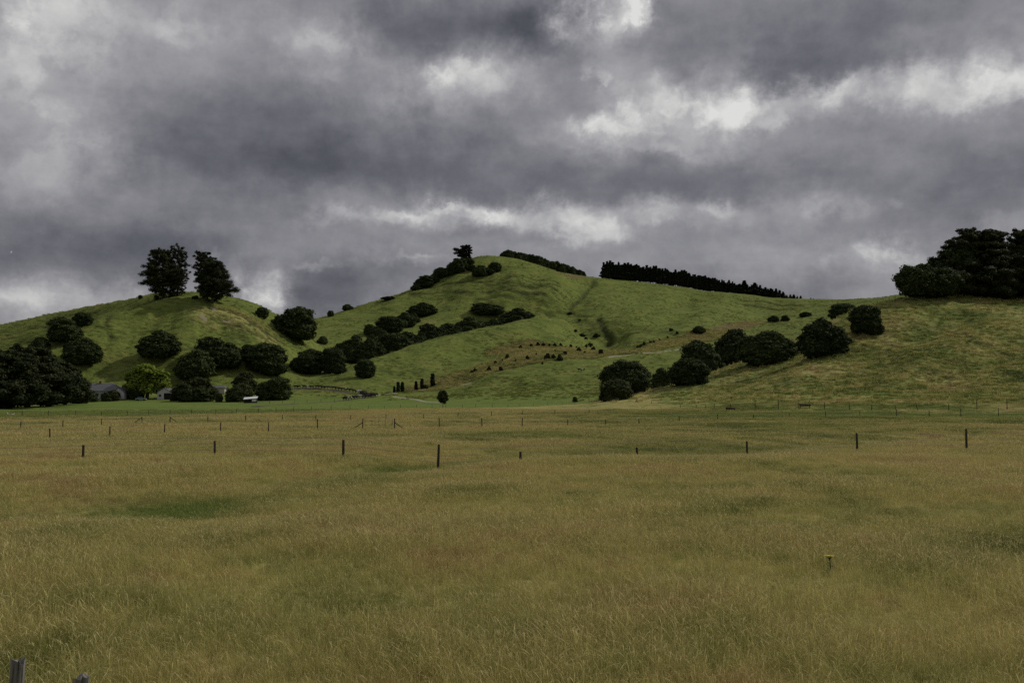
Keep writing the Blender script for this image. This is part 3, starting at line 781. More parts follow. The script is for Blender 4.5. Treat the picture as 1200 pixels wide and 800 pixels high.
# old conifers on the left hill
gH = "old conifers on the left hilltop"
def prof_cyp(w, sh=0.25): return lambda u: w * (0.55 + 0.45 * math.sin(min(1, u / sh) * 1.57)) * (1 - max(0, (u - 0.35)) ** 1.5 * 1.35)
dT = 520
pA = layered(11, 27, lambda u: 10.2 * (1 - 0.55 * u ** 1.6) * (0.7 + 0.3 * min(1, u / .2)), F_MAC, 130, 0.25, 110, 0.04, pad=(.27, .10), top=(-1.0, 0), body=.4, rise=(.05, .55), jit=.8, pcore=.5, pspread=.38)
q = at(190, dT + 2)
layered_tree("old_conifer", "tall ragged conifer, left of the two dark clumps on the left hilltop", "tree", q, pA, 0, gH)
pA2 = layered(12, 27.5, lambda u: 6.3 * (1 - 0.45 * u ** 2) * (0.6 + 0.4 * min(1, u / .25)), F_MAC, 105, 0.25, 70, 0.03, pad=(.24, .09), body=.45, rise=(.05, .6), jit=.8, pcore=.5, pspread=.38)
q = at(207, dT + 7)
layered_tree("old_conifer", "thinner feathery conifer on the right side of the left hilltop clump", "tree", q, pA2, 0, gH)
pB = layered(13, 27, lambda u: 5.0 * (0.9 + 0.25 * u) * (1 - 0.55 * max(0, u - .8) / .2), F_MAC, 90, 0.25, 105, 0.08, pad=(.30, .13), top=(-3.6, 0), body=.45, rise=(.0, .55), jit=.9, pcore=.5, pspread=.38)
q = at(242, dT)
layered_tree("old_conifer", "leaning tall conifer with a gap in its crown, left half of the right hilltop clump", "tree", q, pB, 0, gH)
pB2 = layered(14, 22.5, lambda u: 9.6 * (1 - 0.6 * max(0, u - .2) ** 0.9), F_MAC, 130, 0.25, 115, 0.13, asym=(.28, 0.0), pad=(.28, .13), top=(-1.5, 0), body=.35, rise=(-.05, .45), jit=.8, pcore=.5, pspread=.38)
q = at(248, dT - 4)
layered_tree("old_conifer", "wide spreading conifer with bare forked trunk base at right end of the left hilltop", "tree", q, pB2, 0, gH)
rtree(164, 350.5, 6, 5, "tiny shrub left of the old conifers on the hilltop", None, 0)
rtree(228, 350.5, 8, 4, "tiny shrub between the two clumps of old conifers", None, 1)

# lone pine on the main ridge
pL = layered(15, 15.5, lambda u: (6.8 - 2.6 * abs(u - .55)) * (1 - max(0, u - .7) * 1.6), F_PINE, 46, 0.45, 46, 0.12, asym=(.35, 3.1), pad=(.36, .11), trunk_r=.45, top=(1.5, 0), body=.45)
q = at(546, 858)
layered_tree("lone_pine", "lone umbrella-shaped pine standing on the ridge left of the summit", "tree", q, pL)

# left shelterbelt
gS = "macrocarpa shelterbelt at the left edge"
mS = [layered(21, 17, lambda u: 7.6 * (1 - 0.62 * u ** 2.0), F_MAC, 130, 0.27, 100, 0.02, pad=(.32, .13), body=.35, rise=(.0, .45), jit=.8),
      layered(22, 15.5, lambda u: 7.8 * (1 - 0.6 * u ** 1.8), F_MAC, 120, 0.27, 100, 0.02, pad=(.32, .13), body=.35, rise=(.0, .45), jit=.8)]
for (px, py, h, k, lab) in ((-34, 479, 80, 0, "dark macrocarpa cut by the left edge of the photograph"), (4, 478.5, 76, 1, "tallest dark macrocarpa of the left shelterbelt"),
                            (32, 477.5, 71, 0, "broad macrocarpa second in the left shelterbelt"), (56, 476, 61, 1, "macrocarpa in the middle of the left shelterbelt"),
                            (76, 474, 46, 0, "lower macrocarpa near the right end of the left shelterbelt")):
    q = hit(px, py); s = m_of(h, q[1]) / 16.8
    layered_tree("macrocarpa_tree", lab, "tree", (q[0], q[1], q[2]), mS[k], px * .7, gS, (s * 1.3, s * 1.15, s))
rtree(91, 473, 22, 34, "grey-green small tree ending the left shelterbelt beside the house", gS, 2, meshes=ROUNDG)

# right hilltop trees
gR = "macrocarpas on top of the right hill"
mR = [layered(31, 24, lambda u: 15.5 * (1 - 0.66 * max(0, u - .12) ** 1.3), F_MAC, 260, 0.27, 100, 0.0, pad=(.20, .065), body=.3, trunk_r=.9, rise=(.0, .3), jit=.6),
      layered(32, 24, lambda u: 12.5 * (1 - 0.6 * u ** 1.7), F_MAC, 170, 0.27, 100, 0.0, pad=(.24, .10), body=.3, trunk_r=.8, rise=(.0, .4), jit=.7)]
layered_tree("macrocarpa_tree", "largest flat-layered macrocarpa on the right hilltop", "tree", at(1150, 338), mR[0], 0.5, gR, (1.12, .85, .97))
layered_tree("macrocarpa_tree", "tall dark macrocarpa cut by the right edge of the photograph", "tree", at(1212, 340), mR[1], 1.9, gR, (.85, .85, 1.03))
mR2 = round_crown("crown", 171, F_DARK, [((-.08, 0, .46), (.42, .45, .45)), ((.15, 0, .62), (.26, .33, .36)), ((-.25, 0, .52), (.22, .3, .34)), ((.3, 0, .4), (.24, .3, .36))], 0.024, 9000)
DOME = round_crown("crown", 175, F_MAC, [((0, 0, .45), (.46, .46, .46)), ((-.2, 0, .58), (.26, .34, .30)), ((.18, 0, .66), (.28, .36, .30)), ((-.36, 0, .34), (.18, .3, .3)), ((.36, 0, .38), (.2, .3, .34)), ((.02, -.2, .3), (.4, .3, .3))], 0.013, 22000)
rtree(1156, 352, 84, 66, "massive dense macrocarpa dome inside the right hilltop clump", gR, 0, meshes=[DOME], d=341, rz=0)
rtree(1116, 352, 62, 66, "dark low tree filling the gap under the left side of the layered macrocarpa", gR, 1, d=336)
rtree(1166, 352, 50, 32, "dark low tree under the right side of the layered macrocarpa", gR, 3, d=337)
rtree(1079, 353, 52, 46, "rounded sunlit-topped tree at the left end of the right hilltop trees", gR, 0, meshes=[mR2], rz=0)
rtree(1106, 352, 54, 42, "rounded tree between the sunlit-topped one and the layered macrocarpa", gR, 0, meshes=[mR2], rz=2.4)

# plantation rows
def pine_mesh(seed):
    rg = np.random.default_rng(seed)
    return layered(seed, 17, lambda u: 4.4 * (1 - 0.93 * u ** 1.0), F_PINE, 60, 0.5, 26, 0.08, pad=(.40, .13), trunk_r=.25, body=.3)
PM = [pine_mesh(41), pine_mesh(42), pine_mesh(43)]
gP = "plantation pines along the right ridge of the main hill"
lP = "dark pine in the dense plantation row along the main hill's long right ridge"
px = 708.0; k = 0
while px < 872:
    u = (px - 708) / 164
    top_y = np.interp(px, [703, 720, 760, 800, 830, 860, 880], [307.5, 306, 311, 318, 323.5, 330.5, 338])
    for row in (0, 1):
        d = np.interp(px, [703, 880], [948, 968]) + row * 9
        q = at(px + row * 2.2, d)
        _, rz_ = ray(px, top_y + random.uniform(-1.8, 1.4) + 1.1 * math.sin(px * .21) + .7 * math.sin(px * .57) + row * 1.0)
        hh = max(5, EYE + rz_ * d - q[2])
        s = hh / 17
        layered_tree("plantation_pine", lP, "tree", q, PM[k % 3], k * 1.3, gP, (max(s, .8) * random.uniform(.9, 1.25),) * 2 + (s,))
        k += 1
    px += random.uniform(3.0, 4.6)
lQ = "small pine at the thinning right end of the plantation row"
for px in np.concatenate([np.arange(873, 905, 3.1), np.arange(906, 928, 4.2), (931, 935, 939, 951, 954, 957)]):
    d = 970 + random.uniform(-5, 5); q = at(px, d); hh = np.interp(px, [873, 890, 905, 925, 957], [13.5, 13, 11.5, 8.5, 5.5]) * random.uniform(.7, 1.15); s = hh / 17
    layered_tree("plantation_pine", lQ, "tree", q, PM[k % 3], k * 1.3, "small pines at the end of the plantation row", (s * random.uniform(1.4, 1.9),) * 2 + (s,)); k += 1
lC = "dark bushy tree in the row behind the main hill's summit"
px = 591.0
while px < 686:
    d = np.interp(px, [588, 684], [905, 935]); q = at(px, d)
    ty = np.interp(px, [588, 600, 630, 660, 684], [293.5, 294, 300.5, 309.5, 318.5]) + random.uniform(-.8, .8)
    _, rz_ = ray(px, ty); hh = max(4, EYE + rz_ * d - q[2]) + 1.0
    o = thing("ridge_tree", lC, "tree", (q[0], q[1] + random.uniform(-3, 3), q[2] - .8), px, "trees in the row behind the summit", (hh * random.uniform(.75, 1.0),) * 2 + (hh,))
    part("trunk", STUB[k % 3], o); part("crown", ROUND[k % 4], o); k += 1
    px += random.uniform(3.6, 5.6)

# young cypresses, sapling and bank plantings
CY = layered(51, 6, lambda u: 1.05 * (1 - 0.8 * u ** 1.5), F_PINE, 46, 0.22, 22, 0.05, pad=(.5, .25), trunk_r=.1, body=.35)
for (px, py, h, lab) in ((462, 460, 8, "shortest young cypress at the left of the track"), (466.5, 460, 13, "left of the twin young cypresses by the track"), (471.5, 460, 13, "right of the twin young cypresses by the track"),
                         (487.5, 457, 11, "young cypress standing apart right of the twins"), (494.5, 456, 13, "slim young cypress beside a round bush"), (507, 453, 16, "tallest young cypress at the foot of the brown bank")):
    q = hit(px, py); s = m_of(h, q[1]) / 6
    layered_tree("young_cypress", lab, "tree", q, CY, px, "young cypresses by the farm track", (s * 1.0, s * 1.0, s))
rtree(498.5, 456, 7, 6, "small round bush between two young cypresses", None, 0)
SAP = layered(52, 5.6, lambda u: 1.5 * math.sin(max(0.02, (u - .22) / .78) * 2.6 + .25), F_MID, 40, 0.20, 22, 0.30, pad=(.5, .3), trunk_r=.10, body=.4)
q = hit(519, 478); s = m_of(22, q[1]) / 5.8
layered_tree("sapling", "single sapling on a thin bare stem in front of the farm track", "tree", q, SAP, 0, None, (s, s, s))
lS = "small dark seedling shrub planted on the brown bank"
for (x, y, z) in ((600, 100, 26), (668, 88, 20), (712, 82, 26), (747, 86, 26), (785, 84, 18), (820, 86, 24), (858, 85, 24), (890, 92, 12), (922, 92, 20), (975, 120, 32), (958, 96, 12), (1020, 92, 22), (1065, 112, 30), (1115, 135, 34), (1010, 130, 16), (515, 164, 32),
                  (440, 198, 22), (398, 240, 30), (310, 250, 28), (290, 258, 22), (475, 242, 30), (645, 172, 28), (772, 170, 42), (812, 162, 30), (852, 178, 44), (885, 140, 26), (820, 120, 16), (570, 180, 14), (484, 180, 16), (700, 140, 14), (560, 210, 12), (740, 200, 14)):
    rtree(500 + x / 5.455, 390 + y / 5.455, z / 5.455 * 1.05, z / 5.455, lS, "seedling shrubs planted on the brown bank", name="seedling_shrub", cat="shrub")
for (x, y, z) in ((232, 530, 8), (270, 512, 16), (285, 507, 16), (300, 498, 18), (330, 488, 14), (345, 487, 12), (372, 476, 10), (455, 446, 14), (560, 440, 22), (540, 438, 18), (580, 436, 22), (410, 465, 10)):
    rtree(680 + x / 4, 280 + y / 4, z / 4 * 1.1, z / 4, "little dark shrub on the valley bank above the track", "little shrubs on the valley bank", name="seedling_shrub", cat="shrub")
for (x, y, z) in ((930, 465, 20), (960, 560, 18), (1000, 585, 24), (1040, 640, 26), (1075, 590, 26), (985, 500, 14), (1020, 600, 16), (1090, 585, 14)):
    rtree(470 + x / 4.704, 270 + y / 4.704, z / 4.704 * 1.5, z / 4.704 * .8, "little dark shrub in the small gully above the brown bank", "little shrubs in the small gully", name="seedling_shrub", cat="shrub")

# ------------------------------------------------------------------ grass of the field (stuff)
mgr, t, b, out = material("grass_stems")
dryI, lushI = t.attr("dry", 'INSTANCER'), t.attr("lush", 'INSTANCER')
colg, pos, *_ = sward_colour(t, dryI, 0.0, lushI)
colg = t.mix(t.m('MULTIPLY', lushI, 0.7), colg, (0.190, 0.245, 0.060))
tone = t.attr("tone"); hd = t.attr("head")
oi = t.n("ShaderNodeObjectInfo").outputs["Random"]
k = t.m('ADD', t.m('MULTIPLY', tone, 0.8), t.m('MULTIPLY', oi, 0.35))
colg = t.mix(1.0, colg, t.ramp(k, [(0.0, (0.55, 0.58, 0.5)), (0.5, (1.0, 1.0, 1.0)), (1.0, (1.55, 1.5, 1.45))]), 'MULTIPLY')
headc = t.ramp(tone, [(0.0, (0.30, 0.200, 0.090)), (0.5, (0.46, 0.37, 0.155)), (1.0, (0.64, 0.56, 0.28))])
colg = t.mix(t.m('MULTIPLY', hd, t.m('SUBTRACT', 1.0, t.m('MULTIPLY', lushI, 0.6))), colg, headc)
t.put(b.inputs["Base Color"], colg); b.inputs["Roughness"].default_value = 0.8; b.inputs["Specular IOR Level"].default_value = 0.1
tr = t.n("ShaderNodeBsdfTranslucent"); t.put(tr.inputs[0], colg)
mx = t.n("ShaderNodeMixShader"); mx.inputs[0].default_value = 0.35
t.L.new(b.outputs[0], mx.inputs[1]); t.L.new(tr.outputs[0], mx.inputs[2]); t.L.new(mx.outputs[0], out.inputs[0])

def tuft(seed, rad_, nb, ns, h, wid):
    rg = np.random.default_rng(seed); vs = []; qs = []; tn = []; hdv = []; n0 = 0
    for i in range(nb + ns):
        stem = i >= nb; big = stem and (i % 4 == 0)
        r0 = rad_ * math.sqrt(rg.uniform(0, 1)); a0 = rg.uniform(0, 6.283)
        base = np.array([r0 * math.cos(a0), r0 * math.sin(a0), -0.03])
        hh = h * (rg.uniform(0.85, 1.25) if stem else rg.uniform(0.35, 0.85))
        az = rg.uniform(0, 6.283); lean = abs(rg.normal(0.22, 0.26)) if stem else abs(rg.normal(0.30, 0.25))
        dv = np.array([math.cos(az), math.sin(az), 0]); sv = np.array([-dv[1], dv[0], 0])
        fz = rg.uniform(0, 6.283); sv = np.array([math.cos(fz), math.sin(fz), 0])
        w = wid * (0.55 if stem else rg.uniform(.8, 1.3))
        us = (0, 0.5, 0.74, 0.88, 1.0) if stem else (0, 0.45, 0.8, 1.0)
        ww = ((1, .9, 1.4, 3.4, .8) if big else (1, .9, .9, 2.3, .7)) if stem else (1, .9, .55, .1)
        droop = rg.uniform(0.1, 0.9) if stem else rg.uniform(0.05, 0.5)
        tv = rg.uniform(.75, 1) if big else rg.uniform(0, .85)
        for j, u in enumerate(us):
            c = base + dv * hh * lean * u * u * 1.4 + np.array([0, 0, hh * (u - droop * max(0, u - .6) ** 2 * 2)])
            vs += [c - sv * w * ww[j], c + sv * w * ww[j]]; tn += [tv, tv]; hv = 1.0 if (stem and u > 0.75) else 0.0; hdv += [hv, hv]
        m = len(us)
        for j in range(m - 1): qs.append((n0 + 2 * j, n0 + 2 * j + 1, n0 + 2 * j + 3, n0 + 2 * j + 2))
        n0 += 2 * m
    return mesh_np("grass_tuft", vs, qs, mgr, {"tone": tn, "head": hdv}, False)

def scatter(name, protos, pts, dry, lush, scl, label_kind="stuff"):
    colx = bpy.data.collections.new(name + "_kinds")
    for i, me in enumerate(protos):
        o = bpy.data.objects.new("grass_tuft", me); colx.objects.link(o)
    N = len(pts)
    me = bpy.data.meshes.new(name); me.vertices.add(N); me.vertices.foreach_set("co", np.asarray(pts, np.float32).ravel())
    for nm, arr in (("dry", dry), ("lush", lush), ("scl", scl), ("rotz", rng.uniform(0, 6.283, N))):
        q_ = me.attributes.new(nm, 'FLOAT', 'POINT'); q_.data.foreach_set("value", np.asarray(arr, np.float32))
    q_ = me.attributes.new("pick", 'INT', 'POINT'); q_.data.foreach_set("value", rng.integers(0, len(protos), N).astype(np.int32))
    me.update()
    o = link(name, me); o["kind"] = label_kind
    ng = bpy.data.node_groups.new(name + "_nodes", 'GeometryNodeTree')
    ng.interface.new_socket("Geometry", in_out='INPUT', socket_type='NodeSocketGeometry')
    ng.interface.new_socket("Geometry", in_out='OUTPUT', socket_type='NodeSocketGeometry')
    g = NT(ng)
    gi, go = g.n("NodeGroupInput"), g.n("NodeGroupOutput")
    ci = g.n("GeometryNodeCollectionInfo"); ci.inputs["Collection"].default_value = colx
    ci.inputs["Separate Children"].default_value = True; ci.inputs["Reset Children"].default_value = True
    ip = g.n("GeometryNodeInstanceOnPoints"); ip.inputs["Pick Instance"].default_value = True
    def na(nm, ty):
        q2 = g.n("GeometryNodeInputNamedAttribute", data_type=ty); q2.inputs["Name"].default_value = nm; return q2.outputs["Attribute"]
    g.L.new(gi.outputs[0], ip.inputs["Points"]); g.L.new(ci.outputs[0], ip.inputs["Instance"])
    g.L.new(na("pick", 'INT'), ip.inputs["Instance Index"])
    cx = g.n("ShaderNodeCombineXYZ"); g.L.new(na("rotz", 'FLOAT'), cx.inputs[2])
    er = g.n("FunctionNodeEulerToRotation"); g.L.new(cx.outputs[0], er.inputs[0]); g.L.new(er.outputs[0], ip.inputs["Rotation"])
    g.L.new(na("scl", 'FLOAT'), ip.inputs["Scale"])
    g.L.new(ip.outputs[0], go.inputs[0])
    md = o.modifiers.new("scatter", 'NODES'); md.node_group = ng
    return o

def wedge(r0, r1, dens, half=33):
    """evenly jittered points in the part of the land the viewer looks over"""
    c = 1 / math.sqrt(dens); w_ = r1 * math.sin(R(half))
    gx, gy = np.meshgrid(np.arange(-w_, w_, c), np.arange(r0 * math.cos(R(half)) - c, r1 + c, c))
    x = gx.ravel() + rng.uniform(-.5, .5, gx.size) * c * 1.25; y = gy.ravel() + rng.uniform(-.5, .5, gx.size) * c * 1.25
    r = np.hypot(x, y); m = (r >= r0) & (r < r1) & (np.abs(np.arctan2(x, y)) < R(half))
    return x[m], y[m]

def plant(name, protos, bands):
    xs, ys, sc = [], [], []
    for (r0, r1, dn, s0, s1) in bands:
        x, y = wedge(r0, r1, dn); xs.append(x); ys.append(y); sc.append(rng.uniform(s0, s1, len(x)))
    x, y, s = np.concatenate(xs), np.concatenate(ys), np.concatenate(sc)
    z = H(x, y)
    dry, br, lu, di, hi, rk = cover(x, y, z)
    keep = (rng.uniform(0, 1, len(x)) < np.clip(dry * 1.4 + lu * 0.9, 0.0, 1))
    x, y, z, s, dry, lu = (q[keep] for q in (x, y, z, s, dry, lu))
    s = s * np.clip(0.85 + 0.38 * fbm(x / 5, y / 5, 91, 4), .66, 1.25) * (1 - 0.25 * np.clip(lu, 0, 1))
    return scatter(name, protos, np.stack([x, y, z], -1), dry, lu, s)

NEAR = [tuft(400 + i, 0.20, 66, 20, 0.37, 0.0024) for i in range(8)]
MID = [tuft(420 + i, 0.42, 90, 36, 0.32, 0.0040) for i in range(6)]
FAR = [tuft(440 + i, 1.0, 90, 50, 0.27, 0.012) for i in range(5)]
plant("tall_grass", NEAR, [(6.8, 14, 28, .8, 1.2), (14, 24, 18, .8, 1.25)])
plant("meadow_grass", MID, [(20, 42, 8.5, .75, 1.2), (42, 70, 5.0, .8, 1.2)])
plant("distant_grass", FAR, [(62, 110, 1.6, .75, 1.15), (110, 212, 0.8, .8, 1.2)])

# rank clumps that roughen the hills
def hill_plant(name, protos, bands, mask, pre=None):
    xs, ys, sc = [], [], []
    for (r0, r1, dn, s0, s1) in bands:
        x, y = wedge(r0, r1, dn, 31); xs.append(x); ys.append(y); sc.append(rng.uniform(s0, s1, len(x)))
    x, y, s = np.concatenate(xs), np.concatenate(ys), np.concatenate(sc)
    if pre is not None:
        k_ = pre(x, y); x, y, s = x[k_], y[k_], s[k_]
    z = H(x, y); dry, br, lu, di, hi, rk = cover(x, y, z)
    keep = rng.uniform(0, 1, len(x)) < mask(x, y, z, dry, br, rk) * sstep(.6, 2.5, z)
    x, y, z, s, dry, br = (q[keep] for q in (x, y, z, s, dry, br))
    return scatter(name, protos, np.stack([x, y, z], -1), np.clip(dry + br * .7 + rng.normal(0.05, .22, len(x)), 0, 1), np.zeros(len(x)), s)
HILLG = [tuft(460 + i, 0.75, 60, 10, 0.52, 0.030) for i in range(4)]
hill_plant("hill_grass", HILLG, [(150, 400, .62, .55, 1.35), (400, 950, .12, .7, 1.6)],
           lambda x, y, z, dry, br, rk: np.clip(0.10 + 0.75 * rough(x, y) + 0.5 * br + sstep(.0, .5, fbm(x / 26, y / 26, 95, 3)) * .5, 0, 1))

hill_plant("bank_grass", HILLG, [(420, 680, .85, .55, 1.35)], lambda x, y, z, dry, br, rk: np.where(br > .35, .9, 0.0),
           pre=lambda x, y: np.minimum.reduce([seg_dist(x, y, p_) for p_, w_, a_ in BROWNL]) < 22)

# ------------------------------------------------------------------ fences
WOOD = simple("weathered_post_wood", (0.026, 0.022, 0.018), (0.085, 0.074, 0.062), 6, 0.95, 0.1, 0.02, (4, 4, 0.7))
GREYW = simple("grey_split_wood", (0.07, 0.066, 0.062), (0.29, 0.28, 0.26), 7, 0.95, 0.1, 0.03, (5, 5, 0.6))
WIRE = simple("wire", (0.10, 0.10, 0.10), (0.18, 0.18, 0.17), 4, 0.6, 0.4)

def post_mesh(seed, h=1.25, r=0.060):
    rg = np.random.default_rng(seed); k = 9; vs = []; qs = []; lv = (-0.4, 0.0, 0.35, 0.8, 1.0)
    rr = r * (1 + rg.normal(0, 0.10, k))
    for i, u in enumerate(lv):
        for j in range(k):
            th = 6.283 * j / k; q = rr[j] * (1.05 - 0.12 * u)
            dz = rg.normal(0, 0.02) if u == 1.0 else 0
            vs.append((q * math.cos(th) + 0.012 * math.sin(3 * u + seed), q * math.sin(th), u * h + dz))
    for i in range(len(lv) - 1):
        for j in range(k): j2 = (j + 1) % k; qs.append((i * k + j, i * k + j2, (i + 1) * k + j2, (i + 1) * k + j))
    vs.append((0, 0, h * 1.0 - 0.01)); c = len(vs) - 1
    ts = [((len(lv) - 1) * k + j, (len(lv) - 1) * k + (j + 1) % k, c) for j in range(k)]
    return mesh_np("post", vs, qs, WOOD, None, False, ts)
POSTS = [post_mesh(500 + i) for i in range(5)]

def wires(pts, heights, rad_, name="wire"):
    bag = Bag()
    for hz in heights:
        pp = []
        for a, b2 in zip(pts[:-1], pts[1:]):
            for u in (0, .5):
                p = np.array(a) * (1 - u) + np.array(b2) * u; pp.append(p + np.array([0, 0, hz - (0.02 if u else 0)]))
        pp.append(np.array(pts[-1]) + np.array([0, 0, hz]))
        bag.add(*tube(pp, [rad_] * len(pp), 4))
    return bag.mesh(name, WIRE)

def brace_mesh(L=0.9, h=0.62):
    bag = Bag(); bag.add(*tube([(0, 0, h), (L, 0, 0.02)], [0.04, 0.035], 7)); return bag.mesh("brace", WOOD)
BRACE = brace_mesh()

def fence(label, posts, tall=1.0, wire=True, rad_=0.004, braces=(), thick=1.0):
    """posts: list of (x, y, height factor, lean)"""
    x0, y0 = posts[0][0], posts[0][1]; z0 = ground(x0, y0)
    root = thing("wire_fence", label, "fence", (x0, y0, z0))
    pts = []
    for i, (x, y, hf, lean) in enumerate(posts):
        z = ground(x, y); p = (x - x0, y - y0, z - z0); pts.append(p)
        part("post", POSTS[(i * 3 + int(abs(x0))) % 5], root, p, (random.gauss(0, .02), lean + random.gauss(0, .025), i * 1.1), (thick, thick, hf * tall))
        if i in braces:
            for s in braces[i]: part("brace", BRACE, root, p, (0, 0, 0 if s > 0 else math.pi))
    if wire: part("wire", wires(pts, (0.95 * tall, 0.65 * tall, 0.35 * tall), rad_), root)
    return root

def fpost(px, d, top_y=None, lean=0.0):
    """post at photograph column px and depth d; height follows the seen top when given"""
    x, y, z = at(px, d); hf = 1.0
    if top_y is not None:
        _, rz_ = ray(px, top_y); hf = max(0.55, min(1.35, (EYE + rz_ * d - z) / 1.25))
    return (x, y, hf, lean)

fence("dark post and wire fence across the dry field, nearest of the field fences",
      [fpost(p, d, ty) for p, d, ty in ((-60, 46, 526), (100, 47.5, 523), (254, 48.5, 516.5), (403, 48.5, 515), (514, 45.5, 521), (610, 48, 530), (746, 50.5, 524), (874, 54, 517), (1002, 56, 507), (1130, 58, 503), (1262, 60, 500))], rad_=0.0065)
# gate fence
fence("field fence of short dark posts in the dry grass, ending at the farm gate",
      [fpost(p, d, ty) for p, d, ty in ((-20, 66, 505), (61, 70, 502), (131, 74, 499.5), (195, 78, 496.5), (260, 81, 495), (316, 84, 494), (373, 88, 491), (426, 91, 490.5))], rad_=0.005, braces={7: (-1,)}, thick=.8)
fence("field fence of dark posts running right from the farm gate through the dry grass",
      [fpost(p, d, ty) for p, d, ty in ((463, 92, 490), (515, 94, 490), (565, 95, 490), (612, 97, 489.5), (665, 104, 493), (709, 107, 496), (748, 112, 495), (795, 118, 491), (840, 124, 488), (882, 130, 487), (924, 135, 484), (966, 138, 482), (1006, 140, 481), (1049, 141, 479.5), (1087, 142, 481), (1124, 143, 478.5), (1168, 145, 477.5), (1215, 147, 477))], rad_=0.005, braces={0: (1,)}, thick=.8)
fence("farther field fence with two braced posts, behind the gate fence on the left",
      [fpost(p, d, ty) for p, d, ty in ((-22, 90, 503), (27, 93, 500.5), (76, 96, 498), (121, 100, 496), (168, 103, 493.5), (201, 106, 492.5), (245, 110, 492), (289, 114, 491), (332, 118, 489.5), (371, 121, 489), (412, 124, 488), (453, 128, 487), (497, 132, 485.5), (537, 138, 484.5), (576, 144, 483), (612, 150, 482), (650, 158, 481), (690, 166, 480))], rad_=0.006, braces={4: (-1,), 5: (1,)}, thick=.8)
# fence along the green paddock's edge
pp = []
px = -30.0
while px < 680:
    d = float(np.interp(px, BND[:, 0], BND[:, 1])) + 3; pp.append(fpost(px, d)); px += random.uniform(23, 31) * 150 / d
fence("long fence of fine posts along the edge between dry field and green paddock", [(a, b_, .72, .0) for a, b_, c_, e_ in pp], .95, True, 0.005, thick=.7)
# foot of the right hill
pp = [fpost(p, d, ty, ln) for p, d, ty, ln in ((690, 262, None, 0), (706, 250, None, 0), (722, 240, None, .1), (745, 232, None, 0), (763, 224, 474, 0), (797, 212, 474, -.2), (815, 205, 474, 0), (826, 200, 475, 0), (836, 196, 473, 0), (855, 190, 472, 0), (884, 184, 468.5, 0), (911, 180, 468, 0), (935, 178, 468, 0), (965, 176, 471, 0), (994, 174, 473, 0), (1020, 172, 474, 0), (1048, 171, 475, 0), (1074, 169, 472, -.25), (1110, 168, 473, 0), (1143, 168, 468, 0), (1178, 167, 467, 0), (1225, 167, 466, 0))]
fence("old leaning fence of dark posts along the foot of the right hill", pp, 1.0, True, 0.006, braces={10: (1,), 12: (-1,)})
pp = [fpost(p, d, None, ln) for p, d, ln in ((742, 262, 0), (765, 262, .1), (787, 266, 0), (803, 268, -.15), (822, 270, .1), (838, 272, 0))]
fence("short run of posts under the round tree at mid-edge of the right hill", pp, 1.0, True, 0.008)
pp = [fpost(p, d) for p, d in ((1022, 335), (1029, 331), (1036, 328), (1043, 326), (1050, 325), (1057, 325), (1063, 325))]
fence("skyline fence left of the right hilltop trees", pp, 1.1, True, 0.008)
pp = [fpost(p, d) for p, d in ((275, 528), (288, 534), (299, 538), (312, 545))]
fence("fence posts on the skyline right of the old hilltop conifers", pp, 1.1, True, 0.008)
# fence by the cow track and lower paddock
pp = [(hit(p, y)[0], hit(p, y)[1], 1, 0) for p, y in ((300, 473.5), (316, 473), (331, 472.5), (345, 472), (360, 471.5), (376, 471), (392, 470.5), (408, 469.5))]
fence("paddock fence right of the small white shed below the cows", pp, 1.0, True, 0.008)

# rails at the old yard on the right
def rail_thing(name, label, px, d, L, h, rz=0.05):
    q = at(px, d); r = thing(name, label, "rail", q, rz)
    part("post", POSTS[1], r, (-L / 2, 0, 0), scale=(1.2, 1.2, h / 1.25)); part("post", POSTS[2], r, (L / 2, 0, 0), scale=(1.2, 1.2, h / 1.25))
    b1 = Bag(); b1.add(*tube([(-L / 2 - .2, -.1, h * .9), (L / 2 + .2, -.1, h * .82)], [.13, .11], 8)); part("rail", b1.mesh("rail", WOOD), r)
    b1 = Bag(); b1.add(*tube([(-L / 2 - .1, -.1, h * .55), (L / 2 + .1, -.1, h * .6)], [.09, .09], 8)); part("rail", b1.mesh("rail", WOOD), r)
rail_thing("post_and_rail", "low dark timber rail in the old yard, left of the right hill's fence posts", 855, 183, 1.4, .5)
rail_thing("post_and_rail", "dark timber rail fixed between posts at the right hill's foot, under the big tree's shadow", 942, 180, 1.7, .8)

# farm gate
STEEL = simple("galvanised_steel", (0.11, 0.11, 0.10), (0.20, 0.20, 0.19), 3, 0.5, 0.5)
ga, gb_ = at(427, 91.2), at(462, 92)
vec = np.array(gb_) - np.array(ga); Lg = float(np.linalg.norm(vec[:2]))
gate = thing("farm_gate", "closed tubular farm gate between two braced posts in the dry field", "gate", ga, math.atan2(vec[1], vec[0]))
bag = Bag()
for hz in (0.35, 0.7, 1.05): bag.add(*tube([(0.12, 0, hz), (Lg - .12, 0, hz + .0)], [.016, .016], 6))
for k in range(5):
    xx = .12 + (Lg - .24) * k / 4; bag.add(*tube([(xx, 0, .3), (xx, 0, 1.1)], [.016, .016], 6))
part("gate_frame", bag.mesh("gate_frame", STEEL), gate)

